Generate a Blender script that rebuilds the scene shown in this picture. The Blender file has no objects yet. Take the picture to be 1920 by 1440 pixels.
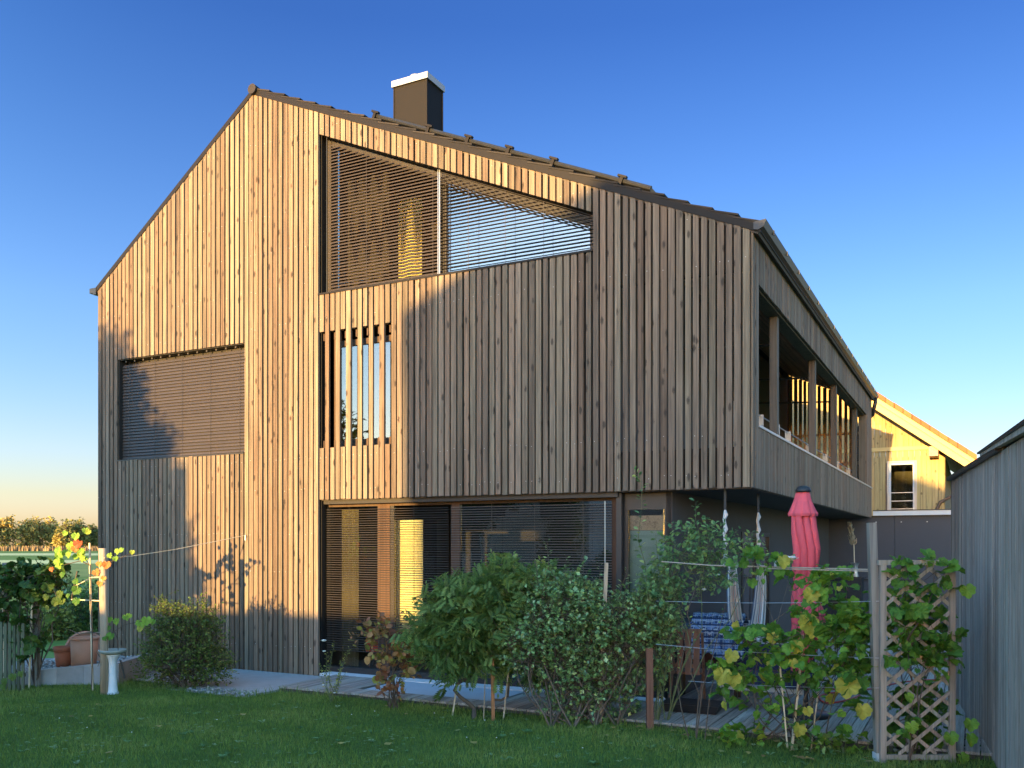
import bpy, math, random
import numpy as np
from mathutils import Vector, Matrix
R = random.Random(7)
C = bpy.context.scene
COL = C.collection
# ------------------------------------------------------------------ measures
F, CX, HOR, EYE = 1680.0, 960.0, 1020.0, 2.09      # the camera's focal length and horizon in picture units, eye height in metres
U = Vector((.8889, -.4581, 0)); V = Vector((.4581, .8889, 0)); O = Vector((2.938, 11.016, 0))
HROT = math.atan2(U.y, U.x)

def at(px, py, Y):
    return Vector(((px - CX) / F * Y, Y, EYE + (HOR - py) / F * Y))

def ground(px, py, z=0.0):
    return at(px, py, F * (EYE - z) / (py - HOR))

def house(px, py, v=0.0):
    """picture point on the house plane at depth v -> local (u, z)"""
    d = Vector(((px - CX) / F, 1, (HOR - py) / F))
    n = V
    t = (O.dot(n) + v) / d.dot(n)
    p = d * t
    return (p - O).dot(U), EYE + p.z

def side(px, py, u=0.0):
    d = Vector(((px - CX) / F, 1, (HOR - py) / F))
    t = (O.dot(U) + u) / d.dot(U)
    p = d * t
    return (p - O).dot(V), EYE + p.z

def hw(u, v, z):
    return O + U * u + V * v + Vector((0, 0, z))

# ------------------------------------------------------------------ mesh helper
class MB:
    def __init__(s):
        s.v = []; s.f = []; s.r = []
    def poly(s, pts, r=.5):
        n = len(s.v); s.v.extend(tuple(p) for p in pts); s.f.append(tuple(range(n, n + len(pts)))); s.r.append(r)
    def add(s, vs, fs, r=.5):
        n = len(s.v); s.v.extend(tuple(p) for p in vs)
        for f in fs:
            s.f.append(tuple(i + n for i in f)); s.r.append(r)
    def hexa(s, b, t, r=.5):
        """four bottom points, four top points"""
        s.add(list(b) + list(t), [(3, 2, 1, 0), (4, 5, 6, 7), (0, 1, 5, 4), (1, 2, 6, 5), (2, 3, 7, 6), (3, 0, 4, 7)], r)
    def box(s, x0, x1, y0, y1, z0, z1, r=.5):
        s.hexa([(x0, y0, z0), (x1, y0, z0), (x1, y1, z0), (x0, y1, z0)], [(x0, y0, z1), (x1, y0, z1), (x1, y1, z1), (x0, y1, z1)], r)
    def bar(s, p, q, w, h, up=(0, 0, 1), r=.5):
        p = Vector(p); q = Vector(q); d = (q - p).normalized(); up = Vector(up)
        a = d.cross(up)
        if a.length < 1e-4: a = d.cross(Vector((1, 0, 0)))
        a.normalize(); b = a.cross(d).normalized(); a = a * w / 2; b = b * h / 2
        s.hexa([p - a - b, p + a - b, q + a - b, q - a - b], [p - a + b, p + a + b, q + a + b, q - a + b], r)
    def tube(s, pts, rad, n=6, r=.5, cap=True):
        pts = [Vector(p) for p in pts]
        if not hasattr(rad, '__len__'): rad = [rad] * len(pts)
        base = len(s.v); prev = None
        for i, p in enumerate(pts):
            d = (pts[min(i + 1, len(pts) - 1)] - pts[max(i - 1, 0)]).normalized()
            if prev is None:
                a = d.cross(Vector((0, 0, 1)))
                if a.length < .05: a = d.cross(Vector((1, 0, 0)))
            else:
                a = prev - d * prev.dot(d)
            a.normalize(); prev = a; b = d.cross(a)
            for k in range(n):
                t = 2 * math.pi * k / n
                s.v.append(tuple(p + (a * math.cos(t) + b * math.sin(t)) * rad[i]))
        for i in range(len(pts) - 1):
            for k in range(n):
                k2 = (k + 1) % n
                s.f.append((base + i * n + k, base + i * n + k2, base + (i + 1) * n + k2, base + (i + 1) * n + k)); s.r.append(r)
        if cap:
            s.f.append(tuple(base + k for k in range(n))[::-1]); s.r.append(r)
            s.f.append(tuple(base + (len(pts) - 1) * n + k for k in range(n))); s.r.append(r)
    def lathe(s, prof, c=(0, 0, 0), n=20, r=.5, axis=None):
        base = len(s.v); M = axis or Matrix.Identity(3)
        for (rr, z) in prof:
            for k in range(n):
                t = 2 * math.pi * k / n
                s.v.append(tuple(Vector(c) + M @ Vector((rr * math.cos(t), rr * math.sin(t), z))))
        for i in range(len(prof) - 1):
            for k in range(n):
                k2 = (k + 1) % n
                s.f.append((base + i * n + k, base + i * n + k2, base + (i + 1) * n + k2, base + (i + 1) * n + k)); s.r.append(r)
    def build(s, name, mat, parent=None, smooth=False, mats=None):
        me = bpy.data.meshes.new(name)
        me.from_pydata(s.v, [], s.f); 
        a = me.attributes.new('rnd', 'FLOAT', 'FACE'); a.data.foreach_set('value', np.array(s.r, dtype=np.float32))
        if smooth: me.polygons.foreach_set('use_smooth', [True] * len(s.f))
        me.update()
        o = bpy.data.objects.new(name, me); COL.objects.link(o)
        me.materials.append(mat)
        if parent is not None: o.parent = parent
        return o

def thing(name, label, cat, loc=(0, 0, 0), rot=0, group=None):
    o = bpy.data.objects.new(name, None); COL.objects.link(o); o.empty_display_size = .2
    o.location = loc; o.rotation_euler = (0, 0, rot); o['label'] = label; o['category'] = cat
    if group: o['group'] = group
    return o
def tag(o, label, cat, group=None):
    o['label'] = label; o['category'] = cat
    if group: o['group'] = group
    return o
def struct(o, kind='structure', label=None, cat=None):
    o['kind'] = kind
    if label: o['label'] = label; o['category'] = cat
    return o
def copy_tree(o, parent=None):
    c = o.copy(); COL.objects.link(c)
    if parent is not None: c.parent = parent
    for ch in [x for x in bpy.data.objects if x.parent is o]:
        copy_tree(ch, c)
    return c

# ------------------------------------------------------------------ materials
def newmat(name):
    m = bpy.data.materials.new(name); m.use_nodes = True
    nt = m.node_tree; b = nt.nodes['Principled BSDF']
    return m, nt, b
def N(nt, t, **kw):
    n = nt.nodes.new(t)
    for k, v in kw.items():
        if k in n.inputs: n.inputs[k].default_value = v
        else: setattr(n, k, v)
    return n
def ramp(nt, stops):
    n = nt.nodes.new('ShaderNodeValToRGB'); e = n.color_ramp.elements
    while len(e) < len(stops): e.new(.5)
    for k, (p, c) in enumerate(stops):
        e[k].position = p; e[k].color = (*c, 1) if len(c) == 3 else c
    return n
def L(nt, a, b): nt.links.new(a, b)
def mix(nt, fac, a, b, mode='MIX'):
    n = nt.nodes.new('ShaderNodeMix'); n.data_type = 'RGBA'; n.blend_type = mode
    for i, x in ((0, fac), (6, a), (7, b)):
        if hasattr(x, 'links'): nt.links.new(x, n.inputs[i])
        elif isinstance(x, (int, float)): n.inputs[i].default_value = x
        else: n.inputs[i].default_value = (*x, 1)
    return n.outputs[2]

def mth(nt, op, a, b=None, c=None):
    n = nt.nodes.new('ShaderNodeMath'); n.operation = op
    for i, x in enumerate((a, b, c)):
        if x is None: continue
        if hasattr(x, 'links'): nt.links.new(x, n.inputs[i])
        else: n.inputs[i].default_value = x
    return n.outputs[0]
def plain(name, col, rough=.6, var=.15, scale=8, metal=0, bump=0, spec=.4, stretch=(1, 1, 1)):
    m, nt, b = newmat(name)
    tc = N(nt, 'ShaderNodeTexCoord'); mp = N(nt, 'ShaderNodeMapping'); mp.inputs['Scale'].default_value = stretch
    L(nt, tc.outputs['Object'], mp.inputs[0])
    n = N(nt, 'ShaderNodeTexNoise', Scale=scale, Detail=6, Roughness=.6); L(nt, mp.outputs[0], n.inputs['Vector'])
    at_ = N(nt, 'ShaderNodeAttribute', attribute_name='rnd')
    ad = N(nt, 'ShaderNodeMath', operation='ADD'); L(nt, n.outputs['Fac'], ad.inputs[0]); L(nt, at_.outputs['Fac'], ad.inputs[1])
    r = ramp(nt, [(.62, tuple(c * (1 - var) for c in col)), (1.0, col), (1.38, tuple(min(1, c * (1 + var)) for c in col))])
    hf = N(nt, 'ShaderNodeMath', operation='MULTIPLY'); L(nt, ad.outputs[0], hf.inputs[0]); hf.inputs[1].default_value = .5
    for e, p in zip(r.color_ramp.elements, (.3, .5, .7)): e.position = p
    L(nt, hf.outputs[0], r.inputs[0]); L(nt, r.outputs[0], b.inputs['Base Color'])
    b.inputs['Roughness'].default_value = rough; b.inputs['Metallic'].default_value = metal; b.inputs['Specular IOR Level'].default_value = spec
    if bump:
        bp = N(nt, 'ShaderNodeBump', Strength=bump, Distance=.02); L(nt, n.outputs['Fac'], bp.inputs['Height']); L(nt, bp.outputs[0], b.inputs['Normal'])
    return m

def wood(name, dark, mid, light, axis='z', pitch=.1045, knots=.8, rough=.75, grain=1.0, streak=.35, nails=False):
    """sawn boards: one tone per board (rnd), grain along the axis, knots, weather stains"""
    m, nt, b = newmat(name)
    tc = N(nt, 'ShaderNodeTexCoord'); at_ = N(nt, 'ShaderNodeAttribute', attribute_name='rnd')
    cm = N(nt, 'ShaderNodeCombineXYZ')
    for i, k in enumerate((31.7, 53.1, 71.9)):
        mu = N(nt, 'ShaderNodeMath', operation='MULTIPLY'); L(nt, at_.outputs['Fac'], mu.inputs[0]); mu.inputs[1].default_value = k; L(nt, mu.outputs[0], cm.inputs[i])
    va = N(nt, 'ShaderNodeVectorMath', operation='ADD'); L(nt, tc.outputs['Object'], va.inputs[0]); L(nt, cm.outputs[0], va.inputs[1])
    def mapped(al, ac):
        mp = N(nt, 'ShaderNodeMapping'); s = [ac, ac, ac]; s['xyz'.index(axis)] = al; mp.inputs['Scale'].default_value = s
        L(nt, va.outputs[0], mp.inputs[0]); return mp.outputs[0]
    g = N(nt, 'ShaderNodeTexNoise', Scale=1, Detail=5, Roughness=.65, Distortion=.6); L(nt, mapped(1.6 * grain, 55 * grain), g.inputs['Vector'])
    big = N(nt, 'ShaderNodeTexNoise', Scale=1, Detail=3, Roughness=.55); L(nt, mapped(.9, 5), big.inputs['Vector'])
    wr = ramp(nt, [(0, dark), (.5, mid), (1, light)])
    fr = N(nt, 'ShaderNodeMath', operation='FRACT')
    m7 = N(nt, 'ShaderNodeMath', operation='MULTIPLY'); L(nt, at_.outputs['Fac'], m7.inputs[0]); m7.inputs[1].default_value = 7.31; L(nt, m7.outputs[0], fr.inputs[0])
    sm = N(nt, 'ShaderNodeMath', operation='MULTIPLY_ADD'); L(nt, big.outputs['Fac'], sm.inputs[0]); sm.inputs[1].default_value = 1.1; L(nt, fr.outputs[0], sm.inputs[2])
    hf = N(nt, 'ShaderNodeMath', operation='MULTIPLY'); L(nt, sm.outputs[0], hf.inputs[0]); hf.inputs[1].default_value = .48
    L(nt, hf.outputs[0], wr.inputs[0])
    gr = ramp(nt, [(.3, (1 - streak,) * 3), (.62, (1.0,) * 3)]); L(nt, g.outputs['Fac'], gr.inputs[0])
    c = mix(nt, 1.0, wr.outputs[0], gr.outputs[0], 'MULTIPLY')
    f2 = N(nt, 'ShaderNodeMath', operation='FRACT'); m13 = N(nt, 'ShaderNodeMath', operation='MULTIPLY'); L(nt, at_.outputs['Fac'], m13.inputs[0]); m13.inputs[1].default_value = 23.7; L(nt, m13.outputs[0], f2.inputs[0])
    hr = ramp(nt, [(0, (1.07, .97, .90)), (.5, (1, 1, 1)), (1, (.97, 1.03, .98))]); L(nt, f2.outputs[0], hr.inputs[0])
    c = mix(nt, 1.0, c, hr.outputs[0], 'MULTIPLY')
    ws = N(nt, 'ShaderNodeTexNoise', Scale=1, Detail=4, Roughness=.6); L(nt, mapped(.35, 22), ws.inputs['Vector'])
    wsr = ramp(nt, [(.36, (.55, .53, .52)), (.52, (1, 1, 1))]); L(nt, ws.outputs['Fac'], wsr.inputs[0])
    c = mix(nt, .75, c, wsr.outputs[0], 'MULTIPLY')
    if knots:
        vo = N(nt, 'ShaderNodeTexVoronoi', Scale=1); L(nt, mapped(4.2, 1 / pitch * 1.1), vo.inputs['Vector'])
        ns = N(nt, 'ShaderNodeTexNoise', Scale=1, Detail=3); L(nt, mapped(30, 45), ns.inputs['Vector'])
        dd = N(nt, 'ShaderNodeMath', operation='MULTIPLY_ADD'); L(nt, ns.outputs['Fac'], dd.inputs[0]); dd.inputs[1].default_value = -.24; L(nt, vo.outputs['Distance'], dd.inputs[2])
        kr = ramp(nt, [(.02, (1, 1, 1)), (.15, (0, 0, 0))]); L(nt, dd.outputs[0], kr.inputs[0])
        sp = N(nt, 'ShaderNodeSeparateColor'); L(nt, vo.outputs['Color'], sp.inputs[0])
        gt = N(nt, 'ShaderNodeMath', operation='GREATER_THAN'); L(nt, sp.outputs[0], gt.inputs[0]); L(nt, mth(nt, 'MULTIPLY_ADD', f2.outputs[0], .55, .25), gt.inputs[1])
        kk = N(nt, 'ShaderNodeMath', operation='MULTIPLY'); L(nt, gt.outputs[0], kk.inputs[0]); L(nt, kr.outputs[0], kk.inputs[1])
        k2 = N(nt, 'ShaderNodeMath', operation='MULTIPLY'); L(nt, kk.outputs[0], k2.inputs[0]); k2.inputs[1].default_value = knots
        c = mix(nt, k2.outputs[0], c, tuple(x * .28 for x in dark))
    if nails:
        gn = N(nt, 'ShaderNodeMath', operation='GREATER_THAN'); L(nt, at_.outputs['Fac'], gn.inputs[0]); gn.inputs[1].default_value = 1.5
        c = mix(nt, gn.outputs[0], c, (.55, .53, .5))
    L(nt, c, b.inputs['Base Color'])
    b.inputs['Roughness'].default_value = rough; b.inputs['Specular IOR Level'].default_value = .3
    bp = N(nt, 'ShaderNodeBump', Strength=.25, Distance=.004); L(nt, g.outputs['Fac'], bp.inputs['Height']); L(nt, bp.outputs[0], b.inputs['Normal'])
    return m

def leafmat(name, stops, trans=.35, rough=.5, spec=.35):
    m = bpy.data.materials.new(name); m.use_nodes = True; nt = m.node_tree; b = nt.nodes['Principled BSDF']; out = nt.nodes['Material Output']
    at_ = N(nt, 'ShaderNodeAttribute', attribute_name='rnd')
    r = ramp(nt, stops); L(nt, at_.outputs['Fac'], r.inputs[0])
    tc = N(nt, 'ShaderNodeTexCoord'); n = N(nt, 'ShaderNodeTexNoise', Scale=14, Detail=3); L(nt, tc.outputs['Object'], n.inputs['Vector'])
    g = ramp(nt, [(.3, (.7, .7, .7)), (.7, (1.15, 1.15, 1.15))]); L(nt, n.outputs['Fac'], g.inputs[0])
    c = mix(nt, 1.0, r.outputs[0], g.outputs[0], 'MULTIPLY')
    L(nt, c, b.inputs['Base Color']); b.inputs['Roughness'].default_value = rough; b.inputs['Specular IOR Level'].default_value = spec
    t = N(nt, 'ShaderNodeBsdfTranslucent'); L(nt, c, t.inputs[0])
    ms = N(nt, 'ShaderNodeMixShader', Fac=trans); L(nt, b.outputs[0], ms.inputs[1]); L(nt, t.outputs[0], ms.inputs[2]); L(nt, ms.outputs[0], out.inputs[0])
    return m

def glass(name, refl=1.0, tint=(.86, .9, .9), gl=(.9, .93, .95)):
    m = bpy.data.materials.new(name); m.use_nodes = True; nt = m.node_tree; out = nt.nodes['Material Output']; nt.nodes.remove(nt.nodes['Principled BSDF'])
    t = N(nt, 'ShaderNodeBsdfTransparent'); t.inputs[0].default_value = (*tint, 1)
    g = N(nt, 'ShaderNodeBsdfGlossy', Roughness=.01); g.inputs[0].default_value = (*gl, 1)
    fr = N(nt, 'ShaderNodeFresnel', IOR=1.5); mu = N(nt, 'ShaderNodeMath', operation='MULTIPLY'); L(nt, fr.outputs[0], mu.inputs[0]); mu.inputs[1].default_value = refl
    cl = N(nt, 'ShaderNodeClamp'); L(nt, mu.outputs[0], cl.inputs[0])
    tc = N(nt, 'ShaderNodeTexCoord'); n = N(nt, 'ShaderNodeTexNoise', Scale=1.3, Detail=1); L(nt, tc.outputs['Object'], n.inputs['Vector'])
    bp = N(nt, 'ShaderNodeBump', Strength=.03, Distance=.05); L(nt, n.outputs['Fac'], bp.inputs['Height']); L(nt, bp.outputs[0], g.inputs['Normal'])
    ms = N(nt, 'ShaderNodeMixShader'); L(nt, cl.outputs[0], ms.inputs[0]); L(nt, t.outputs[0], ms.inputs[1]); L(nt, g.outputs[0], ms.inputs[2]); L(nt, ms.outputs[0], out.inputs[0])
    return m

M = {}
M['larch'] = wood('weathered_larch', (.082, .056, .039), (.208, .152, .109), (.345, .262, .19), nails=True, streak=.5)
M['larch_side'] = wood('weathered_larch_side', (.12, .085, .06), (.225, .165, .12), (.33, .25, .185), streak=.45)
M['backing'] = plain('dark_membrane', (.006, .0045, .0035), .9)
M['tile'] = plain('dark_roof_tile', (.022, .018, .016), .6, .4, 20, spec=.2)
M['trim'] = plain('brown_metal_trim', (.014, .0115, .010), .5, .1, 6, spec=.15)
M['gutter'] = plain('dark_gutter_metal', (.028, .029, .032), .4, .15, 10, metal=.3)
M['soffit'] = plain('soffit_panel', (.075, .062, .055), .8, .12, 3)
M['frame'] = wood('brown_window_frame', (.06, .035, .024), (.085, .05, .035), (.11, .066, .046), knots=0, streak=.2)
M['darkframe'] = plain('dark_window_frame', (.03, .026, .024), .45, .1, 8)
M['blind'] = plain('bronze_blind_slat', (.046, .036, .029), .5, .1, 8)
M['blindattic'] = plain('brown_blind_slat', (.055, .042, .034), .5, .08, 8)
M['blinddark'] = plain('dark_blind_slat', (.13, .105, .085), .4, .08, 8, metal=.3)
M['glass'] = glass('window_glass', 1.0)
M['mirror'] = glass('coated_window_glass', 3.2, (.55, .6, .62))
M['skyglass'] = glass('sky_coated_glass', 9.0, (.4, .42, .45), (.98, .80, .68))
M['dimglass'] = glass('dim_coated_glass', 4.2, (.45, .45, .45), (.98, .82, .74))
M['softglass'] = glass('clear_window_glass', .45, (.9, .93, .93))
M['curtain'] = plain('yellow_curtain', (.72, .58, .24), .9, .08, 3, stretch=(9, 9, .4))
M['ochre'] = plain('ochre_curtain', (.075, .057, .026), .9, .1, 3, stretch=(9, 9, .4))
M['inner'] = plain('brown_inner_wall', (.12, .085, .065), .9, .2, 2)
M['cabinet'] = wood('dark_cabinet_wood', (.045, .018, .012), (.07, .03, .02), (.1, .045, .03), knots=0)
M['innerfloor'] = wood('inner_floor_wood', (.12, .08, .05), (.16, .11, .07), (.2, .14, .09), 'x', knots=0)
M['chimney'] = plain('chimney_cladding', (.0125, .0105, .0088), .6, .06, 4, spec=.15)
M['zinc'] = plain('bright_sheet_metal', (.40, .39, .375), .4, .06, 5, metal=.35)
M['concrete'] = plain('concrete', (.29, .28, .27), .9, .28, 5, bump=.3)
M['plaster'] = plain('white_plaster', (.66, .66, .66), .9, .06, 4)
M['threshold'] = plain('white_threshold', (.62, .62, .63), .6, .06, 6)
M['slab'] = plain('bluish_slab', (.40, .44, .49), .75, .12, 7)
M['deck'] = wood('weathered_deck', (.25, .21, .18), (.42, .37, .335), (.6, .55, .51), 'y', .14, knots=.35, streak=.5)
M['deckedge'] = plain('deck_edge_beam', (.075, .06, .05), .85, .2, 8)
M['loggia'] = wood('loggia_planks', (.42, .26, .17), (.55, .35, .23), (.65, .42, .28), 'y', knots=.4)
M['loggiawall'] = plain('loggia_dark_wall', (.09, .075, .07), .9, .15, 2)
M['post'] = wood('larch_post', (.10, .078, .06), (.145, .115, .09), (.19, .155, .125), knots=.3)
M['steel'] = plain('galvanised_steel', (.42, .43, .44), .35, .08, 6, metal=.7)
M['anthracite'] = plain('anthracite_panel', (.052, .052, .062), .6, .09, 2, bump=.05)
M['brownwall'] = plain('dark_brown_render', (.085, .07, .065), .85, .1, 3)
# ================================================================== THE WOODEN HOUSE
H = thing('wooden_house', 'three-storey timber house with weathered vertical board cladding, uneven gable and brown blinds', 'house', O, HROT)
P = .1045; NB = 113; UL = -P * NB; RIDGE = (-8.05, 9.53); EAVEL = 6.80; EAVER = 6.03; DEPTH = 14.4
def roof(u):
    if u < RIDGE[0]: return EAVEL + (u - UL) * (RIDGE[1] - EAVEL) / (RIDGE[0] - UL)
    return RIDGE[1] + (u - RIDGE[0]) * (EAVER - RIDGE[1]) / -RIDGE[0]
def snap(u): return UL + round((u - UL) / P) * P
G0 = snap(house(597, 1000)[0])                 # where the ground-floor wall ends and the glazing begins
A0, A1 = snap(house(600, 500)[0]), snap(house(1106, 430)[0])
L0, L1 = snap(house(220, 760)[0]), snap(house(463, 740)[0])
S0 = G0; S1 = S0 + P * 13
ZJ = 2.785; ZS0, ZS1 = 3.59, 5.41              # underside of the upper storey; band of the first-floor windows
def atop(u): return roof(u) - .42
ABOT = 6.0
def cuts(u, k):
    c = []
    if L0 < u < L1: c.append((ZS0, ZS1))
    if S0 < u < S1 and k % 2 == 0: c.append((ZS0, ZS1))
    if A0 < u < A1: c.append((ABOT, 'slope'))
    return c
kS = round((S0 - UL) / P)
cl = MB(); bk = MB()
for i in range(NB):
    g = R.choice((.021, .024, .027, .030, .034)) + R.uniform(-.002, .002); s_ = R.uniform(-.003, .003)
    a, b = UL + i * P + g / 2 + s_, UL + (i + 1) * P - g / 2 + s_
    if i == 0: a = UL
    uc = (a + b) / 2
    lo = -.02 if uc < G0 else ZJ + R.uniform(-.006, .006)
    d = -.034 - R.random() * .014
    ct = cuts(uc, i - kS)
    for is_board in (True, False):
        x0, x1 = (a, b) if is_board else (UL + i * P, UL + (i + 1) * P)
        y0, y1 = (d, -.002) if is_board else (.03, .16)
        if not is_board and S0 < uc < S1: ct2 = [(ZS0, ZS1)] + [c for c in ct if c[1] == 'slope']
        elif not is_board and uc > -2.0 and lo > 1: ct2 = [(3.3, 5.5)]          # open loggia behind the boards
        else: ct2 = ct
        m = cl if is_board else bk
        t0, t1 = roof(x0) - .06, roof(x1) - .06
        r = R.random()
        l2 = lo if is_board else (lo if uc < G0 else ZJ + .02)
        if ct2:
            e0 = e1 = l2
            for c0, c1 in ct2:
                m.hexa([(x0, y0, e0), (x1, y0, e1), (x1, y1, e1), (x0, y1, e0)], [(x0, y0, c0), (x1, y0, c0), (x1, y1, c0), (x0, y1, c0)], r)
                e0, e1 = (atop(x0), atop(x1)) if c1 == 'slope' else (c1, c1)
                if is_board: r = R.random() * .6 + r * .4
            m.hexa([(x0, y0, e0), (x1, y0, e1), (x1, y1, e1), (x0, y1, e0)], [(x0, y0, t0), (x1, y0, t1), (x1, y1, t1), (x0, y1, t0)], r)
        else:
            m.hexa([(x0, y0, l2), (x1, y0, l2), (x1, y1, l2), (x0, y1, l2)], [(x0, y0, t0), (x1, y0, t1), (x1, y1, t1), (x0, y1, t0)], r)
for i in range(NB):
    for z in (.45, 1.05, 1.65, 2.25, 2.95, 3.45, 5.6, 6.2, 6.8, 7.4, 8.0, 8.6):
        x = UL + (i + .5) * P + R.uniform(-.02, .02); zz = z + R.uniform(-.02, .02)
        if R.random() < .5 or zz > roof(x) - .15 or (x > G0 and zz < ZJ + .08) or any(c0 - .05 < zz < (atop(x) if c1 == 'slope' else c1) + .05 for c0, c1 in cuts(x, 0)): continue
        cl.box(x - .004, x + .004, -.0465, -.0445, zz - .004, zz + .004, 2.0)
cl.build('front_cladding', M['larch'], H)
bk.build('wall_core', M['backing'], H)

# side cladding: fine boards on the side of the upper storey with the loggia opening
sc_ = MB(); sb = MB()
NV = int(DEPTH / P); VO0, VO1 = .34, 13.1; ZO0, ZO1 = 3.56, 5.36
for i in range(NV):
    g = R.uniform(.014, .024)
    a, b = i * P + g / 2, (i + 1) * P - g / 2; vc = (a + b) / 2; d = .028 + R.random() * .007
    if i == 0: a = -.02
    r = R.random()
    if VO0 < vc < VO1:
        sc_.box(.002, d, a, b, ZJ, ZO0, r); sc_.box(.002, d, a, b, ZO1, EAVER - .06, R.random())
        sb.box(-.16, -.002, i * P, (i + 1) * P, ZJ + .02, ZO0, .5); sb.box(-.16, -.002, i * P, (i + 1) * P, ZO1 + .012, EAVER - .06, .5)
    else:
        sc_.box(.002, d, a, b, ZJ, EAVER - .06, r); sb.box(-.16, -.002, max(.16, i * P), max(.17, (i + 1) * P), ZJ + .02, EAVER - .06, .5)
sc_.build('side_cladding', M['larch_side'], H)
sb.build('side_wall_core', M['post'], H)

# other walls, floors, ceilings (the house is hollow, so one looks into real rooms)
w = MB()
w.box(UL + .02, UL + .18, .17, DEPTH, -.02, EAVEL - .05)
w.poly([(UL, DEPTH, 0), (-1.06, DEPTH, 0), (-1.06, DEPTH, ZJ), (-2.1, DEPTH, ZJ), (-2.1, DEPTH, roof(-2.1) - .1), (RIDGE[0], DEPTH, RIDGE[1] - .1), (UL, DEPTH, EAVEL - .1)][::-1])
w.build('outer_wall', M['larch_side'], H)
w = MB()
w.box(UL + .19, -.17, .17, DEPTH - .02, ZJ + .025, 3.0); w.build('upper_floor', M['loggiawall'], H)
w = MB(); w.box(UL + .19, -2.2, .17, DEPTH - .02, 5.62, 5.88); w.build('attic_floor', M['inner'], H)
w = MB()
w.box(-1.06, .0, .03, DEPTH, ZJ - .012, ZJ + .02); w.box(G0, -1.06, .03, .2, ZJ - .012, ZJ + .02); w.build('soffit', M['soffit'], H)
w = MB(); w.box(UL + .19, -1.1, .35, 9.0, -.1, .10); w.build('inner_floor', M['innerfloor'], H)
w = MB()
w.box(UL + .2, -1.1, 4.6, 4.7, .1, ZJ); w.box(G0 - .3, G0 - .2, .2, 4.6, .1, ZJ)

for (ya, yb) in ((3.2, 3.3),):
    pl_ = [(UL + .2, 5.885), (-2.3, 5.885), (-2.3, roof(-2.3) - .2), (RIDGE[0], RIDGE[1] - .2), (UL + .2, roof(UL + .2) - .2)]
    w.poly([(x, ya, z) for x, z in pl_]); w.poly([(x, yb, z) for x, z in pl_][::-1])
w.box(UL + .2, -2.3, 3.6, 3.7, 3.0, 5.62)
w.build('inner_wall', M['inner'], H)
w = MB()                                            # dark rendered wall of the ground floor under the overhang, going back
w.box(-1.14, -1.06, .2, 4.1, .0, ZJ - .013); w.box(-1.14, -1.06, 6.4, DEPTH, .0, ZJ - .013); w.box(-1.14, -1.06, 4.1, 6.4, 2.3, ZJ - .013)
w.build('terrace_wall', M['brownwall'], H)
dw = MB()
for v0, v1 in ((4.1, 4.18), (6.32, 6.4), (5.2, 5.28)): dw.box(-1.12, -1.04, v0, v1, .05, 2.3)
dw.box(-1.12, -1.04, 4.18, 6.32, 2.22, 2.3); dw.box(-1.12, -1.04, 4.18, 6.32, .05, .13)
d_ = dw.build('terrace_door', M['darkframe'], H)
dp = MB(); dp.box(-1.085, -1.075, 4.18, 5.2, .13, 2.22); dp.box(-1.085, -1.075, 5.28, 6.32, .13, 2.22); dp.build('pane', M['mirror'], d_)
# plinth
w = MB(); w.box(UL + .05, G0 - .05, .01, .2, -.25, -.025); w.build('plinth', M['plaster'], H)

# roof
def slope_pt(u, off=0.0):
    if u < RIDGE[0]: n = Vector((-(RIDGE[1] - EAVEL), 0, (RIDGE[0] - UL))).normalized()
    else: n = Vector(((RIDGE[1] - EAVER), 0, -RIDGE[0])).normalized()
    return Vector((u, 0, roof(u))) + n * off
rs = MB()
UE = .13
for (u0, u1) in ((UL - .06, RIDGE[0]), (RIDGE[0] + 1e-3, UE)):
    p0, p1, q0, q1 = slope_pt(u0, -.10), slope_pt(u1, -.10), slope_pt(u0, -.005), slope_pt(u1, -.005)
    if u0 < RIDGE[0]: p1.x = q1.x = RIDGE[0]; 
    else: p0.x = q0.x = RIDGE[0] + 1e-3
    y0, y1 = -.03, DEPTH + .05
    rs.hexa([(p0.x, y0, p0.z), (p1.x, y0, p1.z), (p1.x, y1, p1.z), (p0.x, y1, p0.z)], [(q0.x, y0, q0.z), (q1.x, y0, q1.z), (q1.x, y1, q1.z), (q0.x, y1, q0.z)])
RF = rs.build('roof', M['soffit'], H)
tl = MB()
sdir = (slope_pt(-1) - slope_pt(-2)).normalized(); nrm = Vector((-sdir.z, 0, sdir.x))
ln = (slope_pt(UE) - slope_pt(RIDGE[0] + .01)).length; rows = 26; step = ln / rows
top = slope_pt(RIDGE[0] + .01)
for k in range(rows):
    nt_ = 48
    for j in range(nt_):
        y0, y1 = -.06 + j * (DEPTH + .12) / nt_, -.06 + (j + 1) * (DEPTH + .12) / nt_ - .006
        z = R.uniform(-.003, .003)
        a = top + sdir * (k * step - .03); b = top + sdir * ((k + 1) * step + .02)
        a0, a1, b0, b1 = a + nrm * (.0 + z), a + nrm * (.018 + z), b + nrm * (.035 + z + abs(z)), b + nrm * (.06 + z * 2)
        tl.hexa([(a0.x, y0, a0.z), (b0.x, y0, b0.z), (b0.x, y1, b0.z), (a0.x, y1, a0.z)], [(a1.x, y0, a1.z), (b1.x, y0, b1.z), (b1.x, y1, b1.z), (a1.x, y1, a1.z)], R.random())
ldir = (slope_pt(UL) - slope_pt(RIDGE[0] - .1)).normalized(); lnr = Vector((-ldir.z, 0, ldir.x)) * -1
if lnr.z < 0: lnr = -lnr
topl = slope_pt(RIDGE[0] - .001); lnl = (slope_pt(UL - .06) - topl).length; rl = 13
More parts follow.
